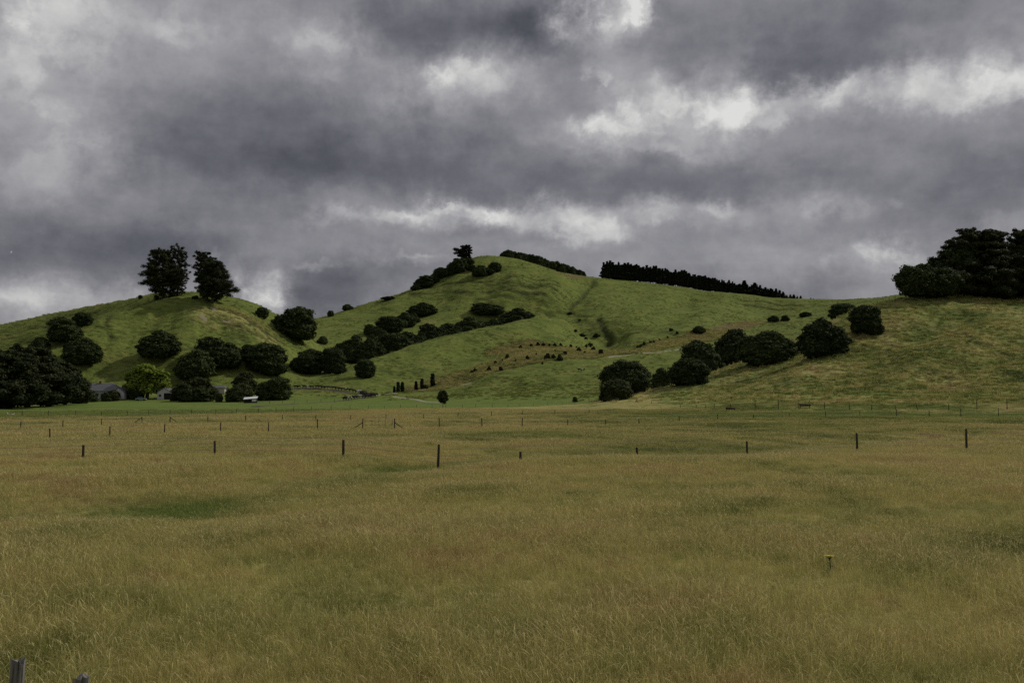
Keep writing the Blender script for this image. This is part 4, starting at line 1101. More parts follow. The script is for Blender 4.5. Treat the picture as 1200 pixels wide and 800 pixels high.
# near posts at the lower left: split grey timber
def split_post(name, label, px, top_y, d, w):
    x, y, z = at(px, d); _, rz_ = ray(px, top_y); h = EYE + rz_ * d - z
    rg = np.random.default_rng(int(px)); bm = bmesh.new()
    prof = [(-.5, -.36), (-.30, -.46), (.02, -.40), (.12, -.28), (.20, -.44), (.46, -.34), (.52, .1), (.40, .42), (-.05, .46), (-.46, .32)]
    rows = []
    lev = np.linspace(-0.4, h, 15)
    for i, zz in enumerate(lev):
        row = []
        for k, (a, b2) in enumerate(prof):
            j = 1 + 0.035 * math.sin(zz * 5 + k * 2.1) + rg.normal(0, .016)
            top = (i == len(lev) - 1)
            dz = (0.016 * math.sin(k * 1.9 + px) + rg.normal(0, .010)) if top else 0
            row.append(bm.verts.new((a * w * j, b2 * w * j, zz + dz)))
        rows.append(row)
    for r0, r1 in zip(rows[:-1], rows[1:]):
        for k in range(len(prof)):
            k2 = (k + 1) % len(prof); bm.faces.new((r0[k], r0[k2], r1[k2], r1[k]))
    c = bm.verts.new((0.02, 0, h - .035))
    for k in range(len(prof)): bm.faces.new((rows[-1][k], rows[-1][(k + 1) % len(prof)], c))
    me = bpy.data.meshes.new(name); bm.to_mesh(me); bm.free(); me.materials.append(GREYW)
    o = link(name, me, None, (x, y, z)); o.rotation_euler = (0.01, 0.03, 0.25); tag(o, label, "post", "split grey posts at the lower left"); return o
split_post("fence_post", "taller weathered grey split post at the lower left, nearest the left edge", 27, 772, 8.3, 0.105)
split_post("fence_post", "shorter weathered grey post at the bottom edge, right of the taller one", 101, 792, 8.2, 0.125)

# ------------------------------------------------------------------ track
TRK = simple("track_gravel", (0.22, 0.19, 0.14), (0.36, 0.32, 0.25), 0.8, 1.0, 0.05, 0.05)
MUD = simple("track_mud", (0.075, 0.065, 0.045), (0.12, 0.10, 0.07), 0.8, 1.0, 0.05, 0.05)
def track(name, pix, w, mat):
    pts = [np.array(hit(*p)[:2]) for p in pix]
    dense = []
    for a, b2 in zip(pts[:-1], pts[1:]):
        m = max(2, int(np.linalg.norm(b2 - a) / 2.0))
        for k in range(m): dense.append(a + (b2 - a) * k / m)
    dense.append(pts[-1]); dense = np.array(dense)
    for _ in range(8): dense[1:-1] = (dense[:-2] + dense[1:-1] * 2 + dense[2:]) / 4
    tg = np.gradient(dense, axis=0); tg /= np.linalg.norm(tg, axis=1)[:, None]; nn = np.stack([-tg[:, 1], tg[:, 0]], -1)
    ncol = 5; vs = []
    for k in range(ncol):
        u = (k / (ncol - 1) - .5) * w * (1 + 0.25 * gnoise(np.arange(len(dense)) * .31, k * .7, 5))
        p = dense + nn * u[:, None]; z = H(p[:, 0], p[:, 1]) + 0.09 - (0.16 if k in (0, ncol - 1) else 0)
        vs.append(np.column_stack([p, z]))
    vs = np.stack(vs, 1); m = len(dense)
    qs = [(i * ncol + k, i * ncol + k + 1, (i + 1) * ncol + k + 1, (i + 1) * ncol + k) for i in range(m - 1) for k in range(ncol - 1)]
    o = link(name, mesh_np(name, vs.reshape(-1, 3), qs, mat)); o["kind"] = "structure"
track("farm_track", ((440, 463.5), (460, 461), (475, 459.5), (505, 456), (535, 452), (556, 448)), 2.2, TRK)
track("farm_track", ((712, 418.5), (735, 416), (760, 413.5), (785, 410.5), (800, 408)), 2.6, TRK)
track("farm_track", ((462, 464.5), (475, 466.5), (490, 468.5), (503, 471), (520, 472)), 2.4, TRK)
track("cow_track", ((338, 455), (360, 455), (385, 456.5), (405, 459.5), (420, 462), (440, 463.5)), 4.2, MUD)
track("cow_track", ((300, 476.5), (330, 474.5), (360, 472.5), (390, 470.5), (415, 467.5), (440, 464.5)), 4.0, MUD)

# ------------------------------------------------------------------ cattle and sheep
def skin_body(name, V_, E_, Rr, mat, sub_=2):
    me = bpy.data.meshes.new(name + "_bones"); me.from_pydata(V_, E_, [])
    o = bpy.data.objects.new(name + "_bones", me); COL.objects.link(o)
    md = o.modifiers.new("skin", 'SKIN')
    for i, sv in enumerate(me.skin_vertices[0].data):
        r = Rr[i]; sv.radius = r if isinstance(r, tuple) else (r, r); sv.use_root = (i == 0)
    ss = o.modifiers.new("subd", 'SUBSURF'); ss.levels = sub_
    dg = bpy.context.evaluated_depsgraph_get()
    res = bpy.data.meshes.new_from_object(o.evaluated_get(dg)); res.name = name
    bpy.data.objects.remove(o)
    res.materials.clear(); res.materials.append(mat)
    for p in res.polygons: p.use_smooth = True
    return res

def cow_mesh(mat, stride=0.12, graze=False):
    hz = 1.32 if not graze else 0.35
    V_ = [(-0.70, 0, 1.12), (-0.25, 0, 1.05), (0.25, 0, 1.03), (0.62, 0, 1.10), (0.92, 0, 1.22 if not graze else 0.95), (1.12, 0, hz), (1.36, 0, hz - 0.16), (1.50, 0, hz - 0.24),
          (-0.92, 0, 1.20), (-1.0, 0, 0.85), (-1.0, 0, 0.55)]
    Rr = [(.27, .31), (.33, .35), (.33, .36), (.26, .32), (.16, .22), (.12, .13), (.095, .10), (.085, .085), (.07, .07), (.03, .03), (.045, .045)]
    E_ = [(0, 1), (1, 2), (2, 3), (3, 4), (4, 5), (5, 6), (6, 7), (0, 8), (8, 9), (9, 10)]
    for (sx, sy, st) in ((1, 1, stride), (1, -1, -stride), (-1, 1, -stride), (-1, -1, stride)):
        n_ = len(V_)
        if sx > 0:
            V_ += [(0.55, sy * .17, .86), (0.55 + st * .5, sy * .18, .45), (0.53 + st, sy * .18, .10), (0.58 + st, sy * .18, .0)]
            Rr += [(.13, .13), (.07, .07), (.05, .05), (.06, .06)]; E_ += [(3, n_)]
        else:
            V_ += [(-0.66, sy * .17, .84), (-0.78 + st * .5, sy * .18, .48), (-0.72 + st, sy * .18, .10), (-0.66 + st, sy * .18, .0)]
            Rr += [(.17, .15), (.075, .075), (.05, .05), (.06, .06)]; E_ += [(0, n_)]
        E_ += [(n_, n_ + 1), (n_ + 1, n_ + 2), (n_ + 2, n_ + 3)]
    n_ = len(V_)
    for sy in (1, -1):     # ears
        V_.append((1.08, sy * .20, hz + .05)); Rr.append((.04, .05)); E_.append((5, len(V_) - 1))
    return skin_body("cow", V_, E_, Rr, mat, 1)
def hide(name, base, patch, thr):
    m, t, b, out = material(name)
    co = t.n("ShaderNodeTexCoord").outputs["Object"]; oi = t.n("ShaderNodeObjectInfo").outputs["Random"]
    sh = t.v('ADD', co, t.n("ShaderNodeCombineXYZ").outputs[0]); cxn = sh.node.inputs[1].links[0].from_node
    t.put(cxn.inputs[0], t.m('MULTIPLY', oi, 40.0))
    f = t.mr(t.noise(sh, 1.4, 1, 0.4), thr - .02, thr + .02)
    t.put(b.inputs["Base Color"], t.mix(f, base, patch)); b.inputs["Roughness"].default_value = 0.7
    return m
COWS = [cow_mesh(hide("black_hide", (0.012, 0.011, 0.010), (0.02, 0.018, 0.016), .6)), cow_mesh(hide("pied_hide", (0.012, 0.011, 0.010), (0.55, 0.53, 0.48), .52), 0.16),
        cow_mesh(hide("pale_hide", (0.02, 0.018, 0.016), (0.60, 0.58, 0.52), .36), 0.05), cow_mesh(hide("brown_hide", (0.055, 0.032, 0.018), (0.08, 0.045, 0.025), .5), 0.1)]
kindw = ["black cow", "black and white pied cow", "mostly white cow", "dark brown cow"]
def cow(px, py, k, where, group, rz):
    q = hit(px, py)
    o = link("cow", COWS[k], None, q); o.rotation_euler = (0, 0, rz); o.scale = (random.uniform(.95, 1.1),) * 3
    tag(o, f"{kindw[k]} {where}", "cow", group)
gc = "dairy cows walking along the farm track"
seq = [0, 0, 0, 2, 0, 0, 3, 0, 0, 1, 0, 0, 0, 0, 1, 0, 3, 0, 2, 0, 0]
up = [(347, 454.6), (350, 454.6), (356.5, 454.6), (361.5, 454.6), (365, 455.3), (371.5, 454.6), (375, 455), (378, 455.4), (382, 455.7), (386, 455.6), (391, 456.3), (395, 456.6), (398, 457.2), (402, 457.6), (407, 458.2), (411, 459), (415.5, 459.6), (418, 460.6), (421, 461), (424, 461.3), (427, 461.8)]
seen = {}
for i, (px, py) in enumerate(up):
    k = seq[i]
    cow(px, py, k, "walking in the file of cattle on the upper track", gc, math.pi + random.uniform(-.35, .35))
cl = [(424, 464), (426.5, 465.2), (428.5, 463.3), (430.5, 465.4), (432, 463.6), (434, 465), (436, 464), (438, 465), (429, 466.6), (433, 466.4), (422, 466), (426, 466.8), (437, 463), (440.5, 464.6), (425, 463)]
for i, (px, py) in enumerate(cl):
    cow(px, py, (0, 0, 3, 0, 0, 0, 3, 0, 1, 0, 2, 0, 3, 0, 0)[i], "in the tight bunch where the two cattle tracks meet", gc, random.uniform(2.4, 3.9))
for i, (px, py) in enumerate([(404, 469.4), (406.5, 468.6), (410, 468.6), (413.5, 467.8), (416.5, 467.6), (419, 466.8)]):
    cow(px, py, (0, 0, 1, 0, 0, 3)[i], "on the lower arm of the track ahead of the bunch", gc, math.pi + random.uniform(-.3, .3))
cow(683, 435.2, 1, "grazing alone on the green flat below the brown bank", None, 0.2)
cow(679.5, 435, 0, "beside the pied one on the green flat below the brown bank", None, 2.8)

PLUME = simple("white_plumage", (0.55, 0.54, 0.50), (0.70, 0.69, 0.66), 8, 0.9, 0.1)
V_ = [(0, 0, .34), (-.20, 0, .36), (-.36, 0, .44), (.17, 0, .40), (.24, 0, .56), (.25, 0, .70), (.29, 0, .76), (.38, 0, .745), (.0, .07, .2), (.02, .07, .0), (.0, -.07, .2), (.02, -.07, 0)]
Rr = [(.15, .16), (.12, .12), (.03, .06), (.10, .11), (.05, .05), (.04, .04), (.055, .05), (.02, .02), (.03, .03), (.025, .025), (.03, .03), (.025, .025)]
GOO = skin_body("farm_bird", V_, [(0, 1), (1, 2), (0, 3), (3, 4), (4, 5), (5, 6), (6, 7), (0, 8), (8, 9), (0, 10), (10, 11)], Rr, PLUME, 1)
for (px, py, rz, lab) in ((15.2, 487, 0.4, "small white bird in the green paddock at far left, right one of two"), (9.5, 486.5, 2.9, "small white bird nearest the left edge in the green paddock")):
    o = link("farm_bird", GOO, None, hit(px, py)); o.rotation_euler = (0, 0, rz); o.scale = (.65, .65, .65); tag(o, lab, "bird", "white birds in the green paddock")

# ------------------------------------------------------------------ farm buildings
WHITE = simple("white_weatherboard", (0.44, 0.44, 0.42), (0.56, 0.56, 0.54), 1.2, 0.7, 0.3)
ROOFM = simple("grey_corrugated_roof", (0.070, 0.072, 0.076), (0.115, 0.118, 0.122), 1.5, 0.6, 0.4)
ROOFL = simple("white_corrugated_roof", (0.55, 0.56, 0.56), (0.68, 0.69, 0.69), 1.5, 0.5, 0.4)
GLASS = simple("dark_window_glass", (0.012, 0.014, 0.016), (0.025, 0.028, 0.03), 1.0, 0.15, 0.5)
BRICK = simple("chimney_brick", (0.12, 0.07, 0.05), (0.17, 0.10, 0.07), 4, 0.9)
DARKW = simple("dark_timber_opening_shade", (0.012, 0.012, 0.012), (0.022, 0.022, 0.02), 2, 0.9)

def box_mesh(name, x0, x1, y0, y1, z0, z1, mat):
    v = [(x, y, z) for z in (z0, z1) for y in (y0, y1) for x in (x0, x1)]
    q = [(0, 2, 3, 1), (4, 5, 7, 6), (0, 1, 5, 4), (2, 6, 7, 3), (0, 4, 6, 2), (1, 3, 7, 5)]
    return mesh_np(name, v, q, mat, None, False)
def hip_mesh(name, x0, x1, y0, y1, z0, zr, hip, mat, th=.15):
    ym = (y0 + y1) / 2
    v = [(x0, y0, z0), (x1, y0, z0), (x1, y1, z0), (x0, y1, z0), (x0 + hip, ym, zr), (x1 - hip, ym, zr), (x0, y0, z0 - th), (x1, y0, z0 - th), (x1, y1, z0 - th), (x0, y1, z0 - th)]
    q = [(0, 1, 5, 4), (2, 3, 4, 5), (6, 7, 1, 0), (7, 8, 2, 1), (8, 9, 3, 2), (9, 6, 0, 3), (9, 8, 7, 6)]
    return mesh_np(name, v, q, mat, None, False, [(1, 2, 5), (3, 0, 4)])
def gable_wall(name, x0, x1, y0, y1, h, hr, mat, along='y'):
    """walls with gables facing the viewer (ridge along y)"""
    xm = (x0 + x1) / 2
    v = [(x0, y0, 0), (x1, y0, 0), (x1, y1, 0), (x0, y1, 0), (x0, y0, h), (x1, y0, h), (x1, y1, h), (x0, y1, h), (xm, y0, hr), (xm, y1, hr)]
    return mesh_np(name, v, [(0, 1, 5, 4), (2, 3, 7, 6), (1, 2, 6, 5), (3, 0, 4, 7)], mat, None, False, [(4, 5, 8), (6, 7, 9)])
def gable_roof(name, x0, x1, y0, y1, h, hr, mat, ov=.3, th=.12):
    xm = (x0 + x1) / 2; k = (hr - h) / (xm - x0); v = []
    for y in (y0 - ov, y1 + ov):
        for zz in (0.02, 0.02 + th): v += [(x0 - ov, y, h - ov * k + zz), (xm, y, hr + zz), (x1 + ov, y, h - ov * k + zz)]
    q = [(0, 1, 4, 3), (1, 2, 5, 4), (6, 9, 10, 7), (7, 10, 11, 8), (3, 4, 10, 9), (4, 5, 11, 10), (0, 6, 7, 1), (1, 7, 8, 2), (0, 3, 9, 6), (2, 8, 11, 5)]
    return mesh_np(name, v, q, mat, None, False)
def window(root, x, z, w, h, y, rot=0):
    f = part("window", box_mesh("window", x - w / 2 - .08, x + w / 2 + .08, y - .05, y + .02, z - .08, z + h + .08, WHITE), root)
    part("pane", box_mesh("pane", x - w / 2, x + w / 2, y - .065, y - .045, z, z + h, GLASS), f)

q = hit(120, 469.0); dH = q[1] + 5
hx = (118 - 600) / FPX * dH
hz = min(ground(hx + o_, dH + 1) for o_ in (-9, 0, 9)) - .05
house = thing("farmhouse", "long white bungalow with grey hipped roof beside the shelterbelt", "house", (hx, dH, hz), 0.0)
part("wall", box_mesh("wall", -11, 7.5, 0, 8, 0, 3.3, WHITE), house)
rf = part("roof", hip_mesh("roof", -11.6, 8.1, -.6, 8.6, 3.45, 6.6, 4.2, ROOFM), house)
part("chimney", box_mesh("chimney", -2.0, -1.1, 3.6, 4.4, 6.0, 7.5, BRICK), rf)
wg = part("wing", gable_wall("wing", 6.2, 10.6, -2.2, 6, 3.0, 4.6, WHITE), house)
part("wing_roof", gable_roof("wing_roof", 6.2, 10.6, -2.2, 6, 3.0, 4.6, ROOFM), house)
for xw in (-9.4, -6.8, -4.2, -1.4, 1.4): window(house, xw, 1.0, 1.5, 1.35, 0)
part("door", box_mesh("door", 3.6, 4.6, -.05, .02, 0, 2.15, DARKW), house)
window(house, 8.4, .95, 1.7, 1.5, -2.2)
part("verandah", box_mesh("verandah", -11, 6.0, -1.6, -.62, 2.72, 2.84, ROOFM), house)

q = hit(192, 469); dg_ = q[1] + 4; gx = (192.5 - 600) / FPX * dg_
gar = thing("garage", "small white gabled garage with dark open doorway right of the willow", "garage", (gx, dg_, min(ground(gx - 3, dg_), ground(gx + 3, dg_)) - .05), 0.05)
part("wall", gable_wall("wall", -2.7, 3.2, 0, 7, 3.1, 4.9, WHITE), gar)
part("roof", gable_roof("roof", -2.7, 3.2, 0, 7, 3.1, 4.9, ROOFM, .35), gar)
part("doorway", box_mesh("doorway", .1, 2.6, -.06, .02, 0, 2.7, DARKW), gar)  # solid dark panel, its colour stands for the shade inside the opening
window(gar, -1.5, 1.2, .9, 1.0, 0)

q = hit(252, 462.5); dc = q[1] + 3; cx_ = (252 - 600) / FPX * dc
ct = thing("cottage", "small pale outbuilding half hidden behind the dark garden trees", "outbuilding", (cx_, dc, ground(cx_, dc) - .1), 0.0)
part("wall", box_mesh("wall", -3.4, 4.2, 0, 4.5, 0, 2.5, simple("cream_board", (0.36, 0.33, 0.26), (0.46, 0.42, 0.34), 1.2)), ct)
part("roof", hip_mesh("roof", -3.8, 4.6, -.4, 4.9, 2.6, 3.7, 1.2, ROOFM), ct)
window(ct, 1.0, .9, 1.0, 1.0, 0)

q = hit(294, 472); ds_ = q[1]; sx_ = (294 - 600) / FPX * ds_
sh = thing("farm_shed", "tiny shed with a bright white sloping roof between two garden trees", "shed", (sx_, ds_, ground(sx_, ds_) - .05), 0.15)
part("wall", box_mesh("wall", -2.3, 2.2, 0, 2.6, 0, 1.5, DARKW), sh)
v = [(-2.5, -.25, 1.3), (2.4, -.25, 1.72), (2.4, 2.85, 2.4), (-2.5, 2.85, 1.98)]
v2 = [(a, b2, c + .1) for a, b2, c in v]
part("roof", mesh_np("roof", v + v2, [(3, 2, 1, 0), (4, 5, 6, 7), (0, 1, 5, 4), (1, 2, 6, 5), (2, 3, 7, 6), (3, 0, 4, 7)], ROOFL, None, False), sh)
part("front_panel", box_mesh("front_panel", .55, 2.1, -.06, .0, .55, 1.45, ROOFL), sh)

# parked car at the garden (lofted body)
PAINT = simple("pale_blue_paint", (0.16, 0.22, 0.24), (0.19, 0.25, 0.27), 1.0, 0.35, 0.5)
TYRE = simple("tyre_rubber", (0.012, 0.012, 0.012), (0.02, 0.02, 0.02), 4, 0.9)
q = hit(166, 469.5); dcx = q[1] + 1.0; cxx = (166 - 600) / FPX * dcx
car = thing("parked_car", "pale blue car parked under the willow, mostly hidden by a shrub", "car", (cxx, dcx, ground(cxx, dcx)), 0.1)
bm = bmesh.new()
secs = [(-2.1, .5, .78, .74), (-1.95, .38, .95, .80), (-1.2, .34, 1.0, .84), (0.0, .33, 1.0, .86), (1.0, .34, .96, .84), (1.9, .38, .85, .78), (2.1, .5, .72, .70)]
rows = []
for (x, zb, zt, hw) in secs: rows.append([bm.verts.new(p) for p in ((x, -hw, zb), (x, -hw * 1.02, (zb + zt) / 2), (x, -hw * .93, zt), (x, hw * .93, zt), (x, hw * 1.02, (zb + zt) / 2), (x, hw, zb))])
for r0, r1 in zip(rows[:-1], rows[1:]):
    for k in range(6): bm.faces.new((r0[k], r1[k], r1[(k + 1) % 6], r0[(k + 1) % 6]))
bm.faces.new(rows[0]); bm.faces.new(rows[-1][::-1])
me = bpy.data.meshes.new("body"); bm.to_mesh(me); bm.free(); me.materials.append(PAINT); part("body", me, car)
v = [(-1.6, -.76, .98), (.95, -.76, .98), (.95, .76, .98), (-1.6, .76, .98), (-1.15, -.58, 1.46), (.25, -.58, 1.48), (.25, .58, 1.48), (-1.15, .58, 1.46)]
part("cabin_window", mesh_np("cabin_window", v, [(0, 1, 5, 4), (1, 2, 6, 5), (2, 3, 7, 6), (3, 0, 4, 7), (3, 2, 1, 0)], GLASS, None, False), car)
part("car_roof", box_mesh("car_roof", -1.18, .28, -.6, .6, 1.462, 1.52, PAINT), car)
for sx in (-1.3, 1.3):
    for sy in (-.78, .78):
        bag = Bag(); bag.add(*tube([(sx, sy - .1, .32), (sx, sy + .1, .32)], [.32, .32], 16)); part("wheel", bag.mesh("wheel", TYRE), car)

# ------------------------------------------------------------------ ragwort flower in the near grass
YEL = simple("yellow_petals", (0.62, 0.46, 0.02), (0.80, 0.62, 0.04), 20, 0.7)
STM = simple("flower_stem_green", (0.05, 0.075, 0.02), (0.09, 0.12, 0.03), 10, 0.8)
_, rzf = ray(968, 650); df = 18.0
fx, fy, fz = at(968, df); fh = EYE + rzf * df - fz
fl = thing("ragwort_plant", "single yellow-flowered weed standing up out of the dry grass", "wildflower", (fx, fy, fz))
sb = Bag(); fb = Bag(); lb = Bag(); rg = np.random.default_rng(3)
sb.add(*tube([(0, 0, -.05), (.01, 0, fh * .5), (0, .01, fh * .9)], [.012, .01, .007], 6))
for k in range(10):
    a = k * 2.4; e = .02 + .05 * rg.uniform(); tip = (math.cos(a) * e, math.sin(a) * e, fh * rg.uniform(.95, 1.0))
    sb.add(*tube([(0, 0, fh * .78), tip], [.005, .003], 5))
    for j in range(12):
        b_ = 6.283 * j / 12; d1 = np.array([math.cos(b_), math.sin(b_), .15]); s1 = np.array([-math.sin(b_), math.cos(b_), 0]); c = np.array(tip)
        fb.add([c, c + d1 * .016 - s1 * .006, c + d1 * .036, c + d1 * .016 + s1 * .006], [(0, 1, 2, 3)])
    v, qq = ball(tip, (.012, .012, .009), rg, 8, 5, 0); fb.add(v, qq)
for k in range(22):
    a = k * 2.4; zz = fh * rg.uniform(.15, .75); L = .07 + .06 * rg.uniform(); d1 = np.array([math.cos(a), math.sin(a), .35]); s1 = np.array([-math.sin(a), math.cos(a), 0]); c = np.array([0, 0, zz])
    lb.add([c, c + d1 * L * .5 - s1 * .018, c + d1 * L, c + d1 * L * .5 + s1 * .018], [(0, 1, 2, 3)])
part("stem", sb.mesh("stem", STM), fl); part("flower_head", fb.mesh("flower_head", YEL, False), fl); part("foliage", lb.mesh("foliage", STM, False), fl)

# ------------------------------------------------------------------ light
SUN_AZ, SUN_EL = 63, 40
sdir = Vector((math.sin(R(SUN_AZ)) * math.cos(R(SUN_EL)), math.cos(R(SUN_AZ)) * math.cos(R(SUN_EL)), math.sin(R(SUN_EL))))
sl = bpy.data.lights.new("sun", 'SUN'); sl.energy = 2.4; sl.angle = R(1.2); sl.color = (1.0, 0.95, 0.86)
so = bpy.data.objects.new("sun", sl); COL.objects.link(so); so.rotation_euler = sdir.to_track_quat('Z', 'Y').to_euler(); so.location = (200, 100, 300)

# ------------------------------------------------------------------ sky: clear sky behind a deck of cloud
w = bpy.data.worlds.new("World"); scene.world = w; w.use_nodes = True
w.node_tree.nodes.clear(); t = NT(w.node_tree)
wo = t.n("ShaderNodeOutputWorld")
skn = t.n("ShaderNodeTexSky"); skn.sky_type = 'NISHITA'; skn.sun_disc = False
skn.sun_elevation = R(SUN_EL); skn.sun_rotation = R(SUN_AZ); skn.altitude = 50; skn.dust_density = 2.0
bg1 = t.n("ShaderNodeBackground"); bg1.inputs[1].default_value = 0.06; t.L.new(skn.outputs[0], bg1.inputs[0])
dirv = t.n("ShaderNodeTexCoord").outputs["Generated"]
sx = t.n("ShaderNodeSeparateXYZ"); t.L.new(dirv, sx.inputs[0])
az = t.m('ARCTAN2', sx.outputs[0], sx.outputs[1]); el = t.m('ARCSINE', sx.outputs[2])
# cloud-deck plane coordinates: clouds flatten and crowd towards the horizon
den = t.m('ADD', t.m('MAXIMUM', sx.outputs[2], 0.0), 0.10)
cxz = t.n("ShaderNodeCombineXYZ")
t.put(cxz.inputs[0], t.m('DIVIDE', sx.outputs[0], den)); t.put(cxz.inputs[1], t.m('DIVIDE', sx.outputs[1], den))
deck = cxz.outputs[0]
ae = t.n("ShaderNodeCombineXYZ"); t.put(ae.inputs[0], az); t.put(ae.inputs[1], el); aev = ae.outputs[0]
def cnoise(vec, sc, det, ro, off=(0, 0, 0), dist=0.0):
    nd = t.n("ShaderNodeTexNoise"); t.put(nd.inputs["Vector"], t.v('ADD', vec, off)); nd.inputs["Scale"].default_value = sc; nd.inputs["Detail"].default_value = det
    nd.inputs["Roughness"].default_value = ro; nd.inputs["Distortion"].default_value = dist; return nd
wn = cnoise(aev, 8.0, 9, 0.66)
warp = t.v('MULTIPLY', t.v('SUBTRACT', wn.outputs["Color"], (0.5, 0.5, 0.5)), (0.17, 0.075, 0.0))
wn2 = cnoise(aev, 26.0, 7, 0.62, (3, 1, 0))
warp2 = t.v('MULTIPLY', t.v('SUBTRACT', wn2.outputs["Color"], (0.5, 0.5, 0.5)), (0.050, 0.036, 0.0))
q2 = t.v('ADD', t.v('ADD', aev, warp), warp2)
val = t.m('ADD', 0.478, 0.0)
CL = [  # px, py, rx, ry, amount in 8-bit steps of the finished picture
    (20, 25, 90, 60, 45), (230, 10, 120, 35, 22), (385, 60, 60, 38, 38), (530, 95, 65, 38, 48), (600, 80, 60, 35, 22), (700, 20, 38, 34, 62), (745, 8, 26, 22, 75), (815, 125, 62, 42, 70), (735, 90, 45, 32, 40), (700, 150, 70, 22, 40),
    (905, 125, 48, 16, 55), (1000, 112, 100, 18, 38), (1130, 112, 100, 26, 34), (1190, 85, 60, 25, 28), (40, 130, 60, 34, 34), (110, 160, 60, 40, 20), (20, 195, 70, 26, 28), (650, 252, 160, 16, 44), (560, 250, 60, 12, 30),
    (690, 272, 34, 20, 36), (830, 250, 60, 20, 22), (440, 262, 70, 9, 34), (372, 311, 24, 6, 14), (307, 345, 28, 26, 50), (60, 347, 110, 22, 34), (15, 372, 50, 18, 15), (1020, 305, 40, 15, 34), (950, 240, 40, 24, 18), (500, 310, 50, 7, 20), (900, 300, 80, 30, 12), (1060, 320, 60, 30, 10), (700, 300, 70, 25, 10),
    (300, 165, 160, 60, -34), (270, 195, 110, 26, -16), (540, 30, 120, 34, -40), (640, 25, 55, 40, -34), (960, 50, 190, 45, -24), (1000, 82, 120, 18, -20), (850, 80, 60, 30, -12), (820, 215, 180, 28, -28), (450, 195, 110, 32, -24), (110, 288, 140, 34, -34), (580, 205, 110, 28, -20),
    (1150, 240, 110, 40, -18), (1080, 200, 120, 30, -8), (400, 335, 70, 34, -26), (460, 318, 80, 18, -16), (880, 345, 90, 22, -14), (250, 250, 80, 26, -8), (600, 275, 110, 12, -12), (200, 300, 80, 26, -16), (1180, 205, 60, 30, -10)]
CL += [(100, 55, 150, 50, 12), (300, 352, 34, 26, 40), (50, 352, 90, 16, 14), (420, 345, 60, 20, -8), (565, 50, 30, 14, 10), (520, 88, 16, 14, 26), (545, 80, 22, 10, 20), (395, 48, 20, 12, 14), (360, 60, 22, 14, 14), (693, 85, 9, 9, 34), (743, 122, 14, 14, 34), (720, 150, 40, 8, 26), (685, 142, 26, 9, 24), (780, 172, 30, 8, 26), (808, 118, 26, 22, 16), (835, 130, 16, 18, 12),
       (880, 108, 26, 10, 22), (905, 138, 12, 8, 34), (975, 112, 22, 8, 24), (1035, 122, 34, 9, 24), (1120, 125, 50, 9, 18), (755, 2, 14, 14, 40), (738, 18, 10, 10, 30), (700, 8, 18, 18, 26), (720, 275, 20, 10, 20), (680, 280, 26, 12, 20), (835, 243, 26, 8, 26), (760, 256, 26, 10, 14), (520, 247, 34, 5, 28), (470, 255, 26, 5, 24),
       (565, 262, 9, 16, 22), (365, 310, 22, 4, 10), (480, 305, 40, 3, 22), (44, 118, 10, 8, 22), (60, 128, 16, 10, 16), (95, 150, 30, 14, 12), (11, 287, 3.0, 2.2, 60), (220, 308, 14, 10, 34), (1028, 305, 30, 8, 22), (980, 245, 10, 14, 16), (1190, 265, 22, 12, 26), (1027, 240, 10, 5, 20), (310, 352, 16, 14, 22), (5, 12, 20, 20, 26), (215, 25, 30, 16, 18), (1180, 100, 40, 14, 22),
       (1100, 60, 60, 30, 10), (1050, 30, 60, 30, -10), (930, 65, 40, 24, -12), (870, 60, 30, 24, 14), (1150, 40, 60, 40, 8)]
fine = cnoise(t.v('ADD', aev, warp2), 15.0, 9, 0.58, (1.1, 2.7, 0), 0.0).outputs[0]
gate = t.m('MULTIPLY_ADD', t.mr(fine, 0.40, 0.62), 0.62, 0.60)
accb = 0.0; accd = val
for (px, py, rx, ry, am) in CL:
    cx, cz = ray(px, py); a0 = math.atan(cx); e0 = math.atan(cz / math.hypot(1, cx))
    sc = FPX
    d_ = t.v('MULTIPLY', t.v('SUBTRACT', q2, (a0, e0, 0)), (sc / rx, sc / ry, 0))
    d2 = t.v('DOT_PRODUCT', d_, d_)
    d2 = t.m('POWER', d2, 1.5)
    if am > 0: accb = t.m('MULTIPLY_ADD', t.m('POWER', 0.45, d2), am * 0.90 / 255, accb)
    else: accd = t.m('MULTIPLY_ADD', t.m('POWER', 0.45, d2), am * 0.74 / 255, accd)
acc = t.m('MULTIPLY_ADD', accb, gate, accd)
n1 = cnoise(deck, 1.15, 8, 0.62, (2.3, 0.7, 0), 0.3).outputs[0]
n2 = cnoise(aev, 22.0, 7, 0.66, (0.4, 0.2, 0), 0.0).outputs[0]
n3 = cnoise(t.v('MULTIPLY', aev, (1, 2.0, 1)), 9.0, 7, 0.6, (1.4, 4.2, 0), 0.0).outputs[0]
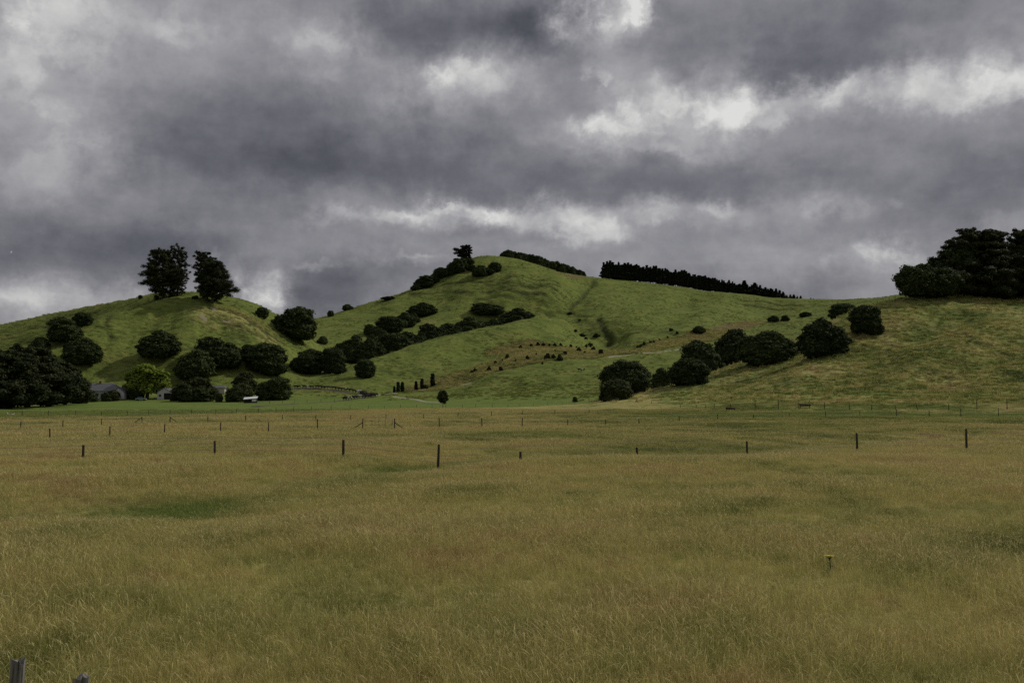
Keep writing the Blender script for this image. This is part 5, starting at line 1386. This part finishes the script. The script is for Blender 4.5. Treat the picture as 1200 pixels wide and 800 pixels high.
acc = t.m('MULTIPLY_ADD', t.m('SUBTRACT', n1, 0.5), 0.14, acc)
acc = t.m('MULTIPLY_ADD', t.m('SUBTRACT', n2, 0.5), 0.17, acc)
acc = t.m('MULTIPLY_ADD', t.m('SUBTRACT', n3, 0.5), 0.18, acc)
# billows: rounded tops parted by darker creases
bl = t.n("ShaderNodeTexNoise"); bl.noise_type = 'RIDGED_MULTIFRACTAL'
t.put(bl.inputs["Vector"], t.v('ADD', t.v('MULTIPLY', q2, (1, 1.7, 1)), (4.1, 1.3, 0)))
bl.inputs["Scale"].default_value = 9.0; bl.inputs["Detail"].default_value = 6; bl.inputs["Roughness"].default_value = 0.5
acc = t.m('MULTIPLY_ADD', t.mr(bl.outputs[0], 0.2, 1.6, 0.5, -0.5, False), 0.085, acc)
# deck brightened high overhead, out of view, as added fill light
acc = t.m('ADD', acc, t.mr(el, R(26), R(60), 0.0, 0.10))
acc = t.m('MINIMUM', t.m('MAXIMUM', acc, 0.22), 0.87)
lin = t.m('POWER', acc, 2.2)
tint = t.ramp(acc, [(0.32, (0.93, 0.95, 1.13)), (0.50, (0.98, 0.975, 1.065)), (0.78, (1.0, 0.995, 0.98))])
colc = t.v('SCALE', tint, lin)
bg2 = t.n("ShaderNodeBackground"); t.put(bg2.inputs[0], colc); bg2.inputs[1].default_value = 1.0
mxs = t.n("ShaderNodeMixShader"); mxs.inputs[0].default_value = 0.96
t.L.new(bg1.outputs[0], mxs.inputs[1]); t.L.new(bg2.outputs[0], mxs.inputs[2]); t.L.new(mxs.outputs[0], wo.inputs[0])

# ------------------------------------------------------------------ view
vs_ = scene.view_settings
vs_.view_transform = 'Standard'; vs_.look = 'None'; vs_.exposure = 0.0; vs_.gamma = 1.0; vs_.use_curve_mapping = False
w.cycles.sampling_method = 'NONE'
scene.cycles.max_bounces = 4; scene.cycles.diffuse_bounces = 2; scene.cycles.transmission_bounces = 2; scene.cycles.transparent_max_bounces = 4
scene.cycles.use_denoising = False
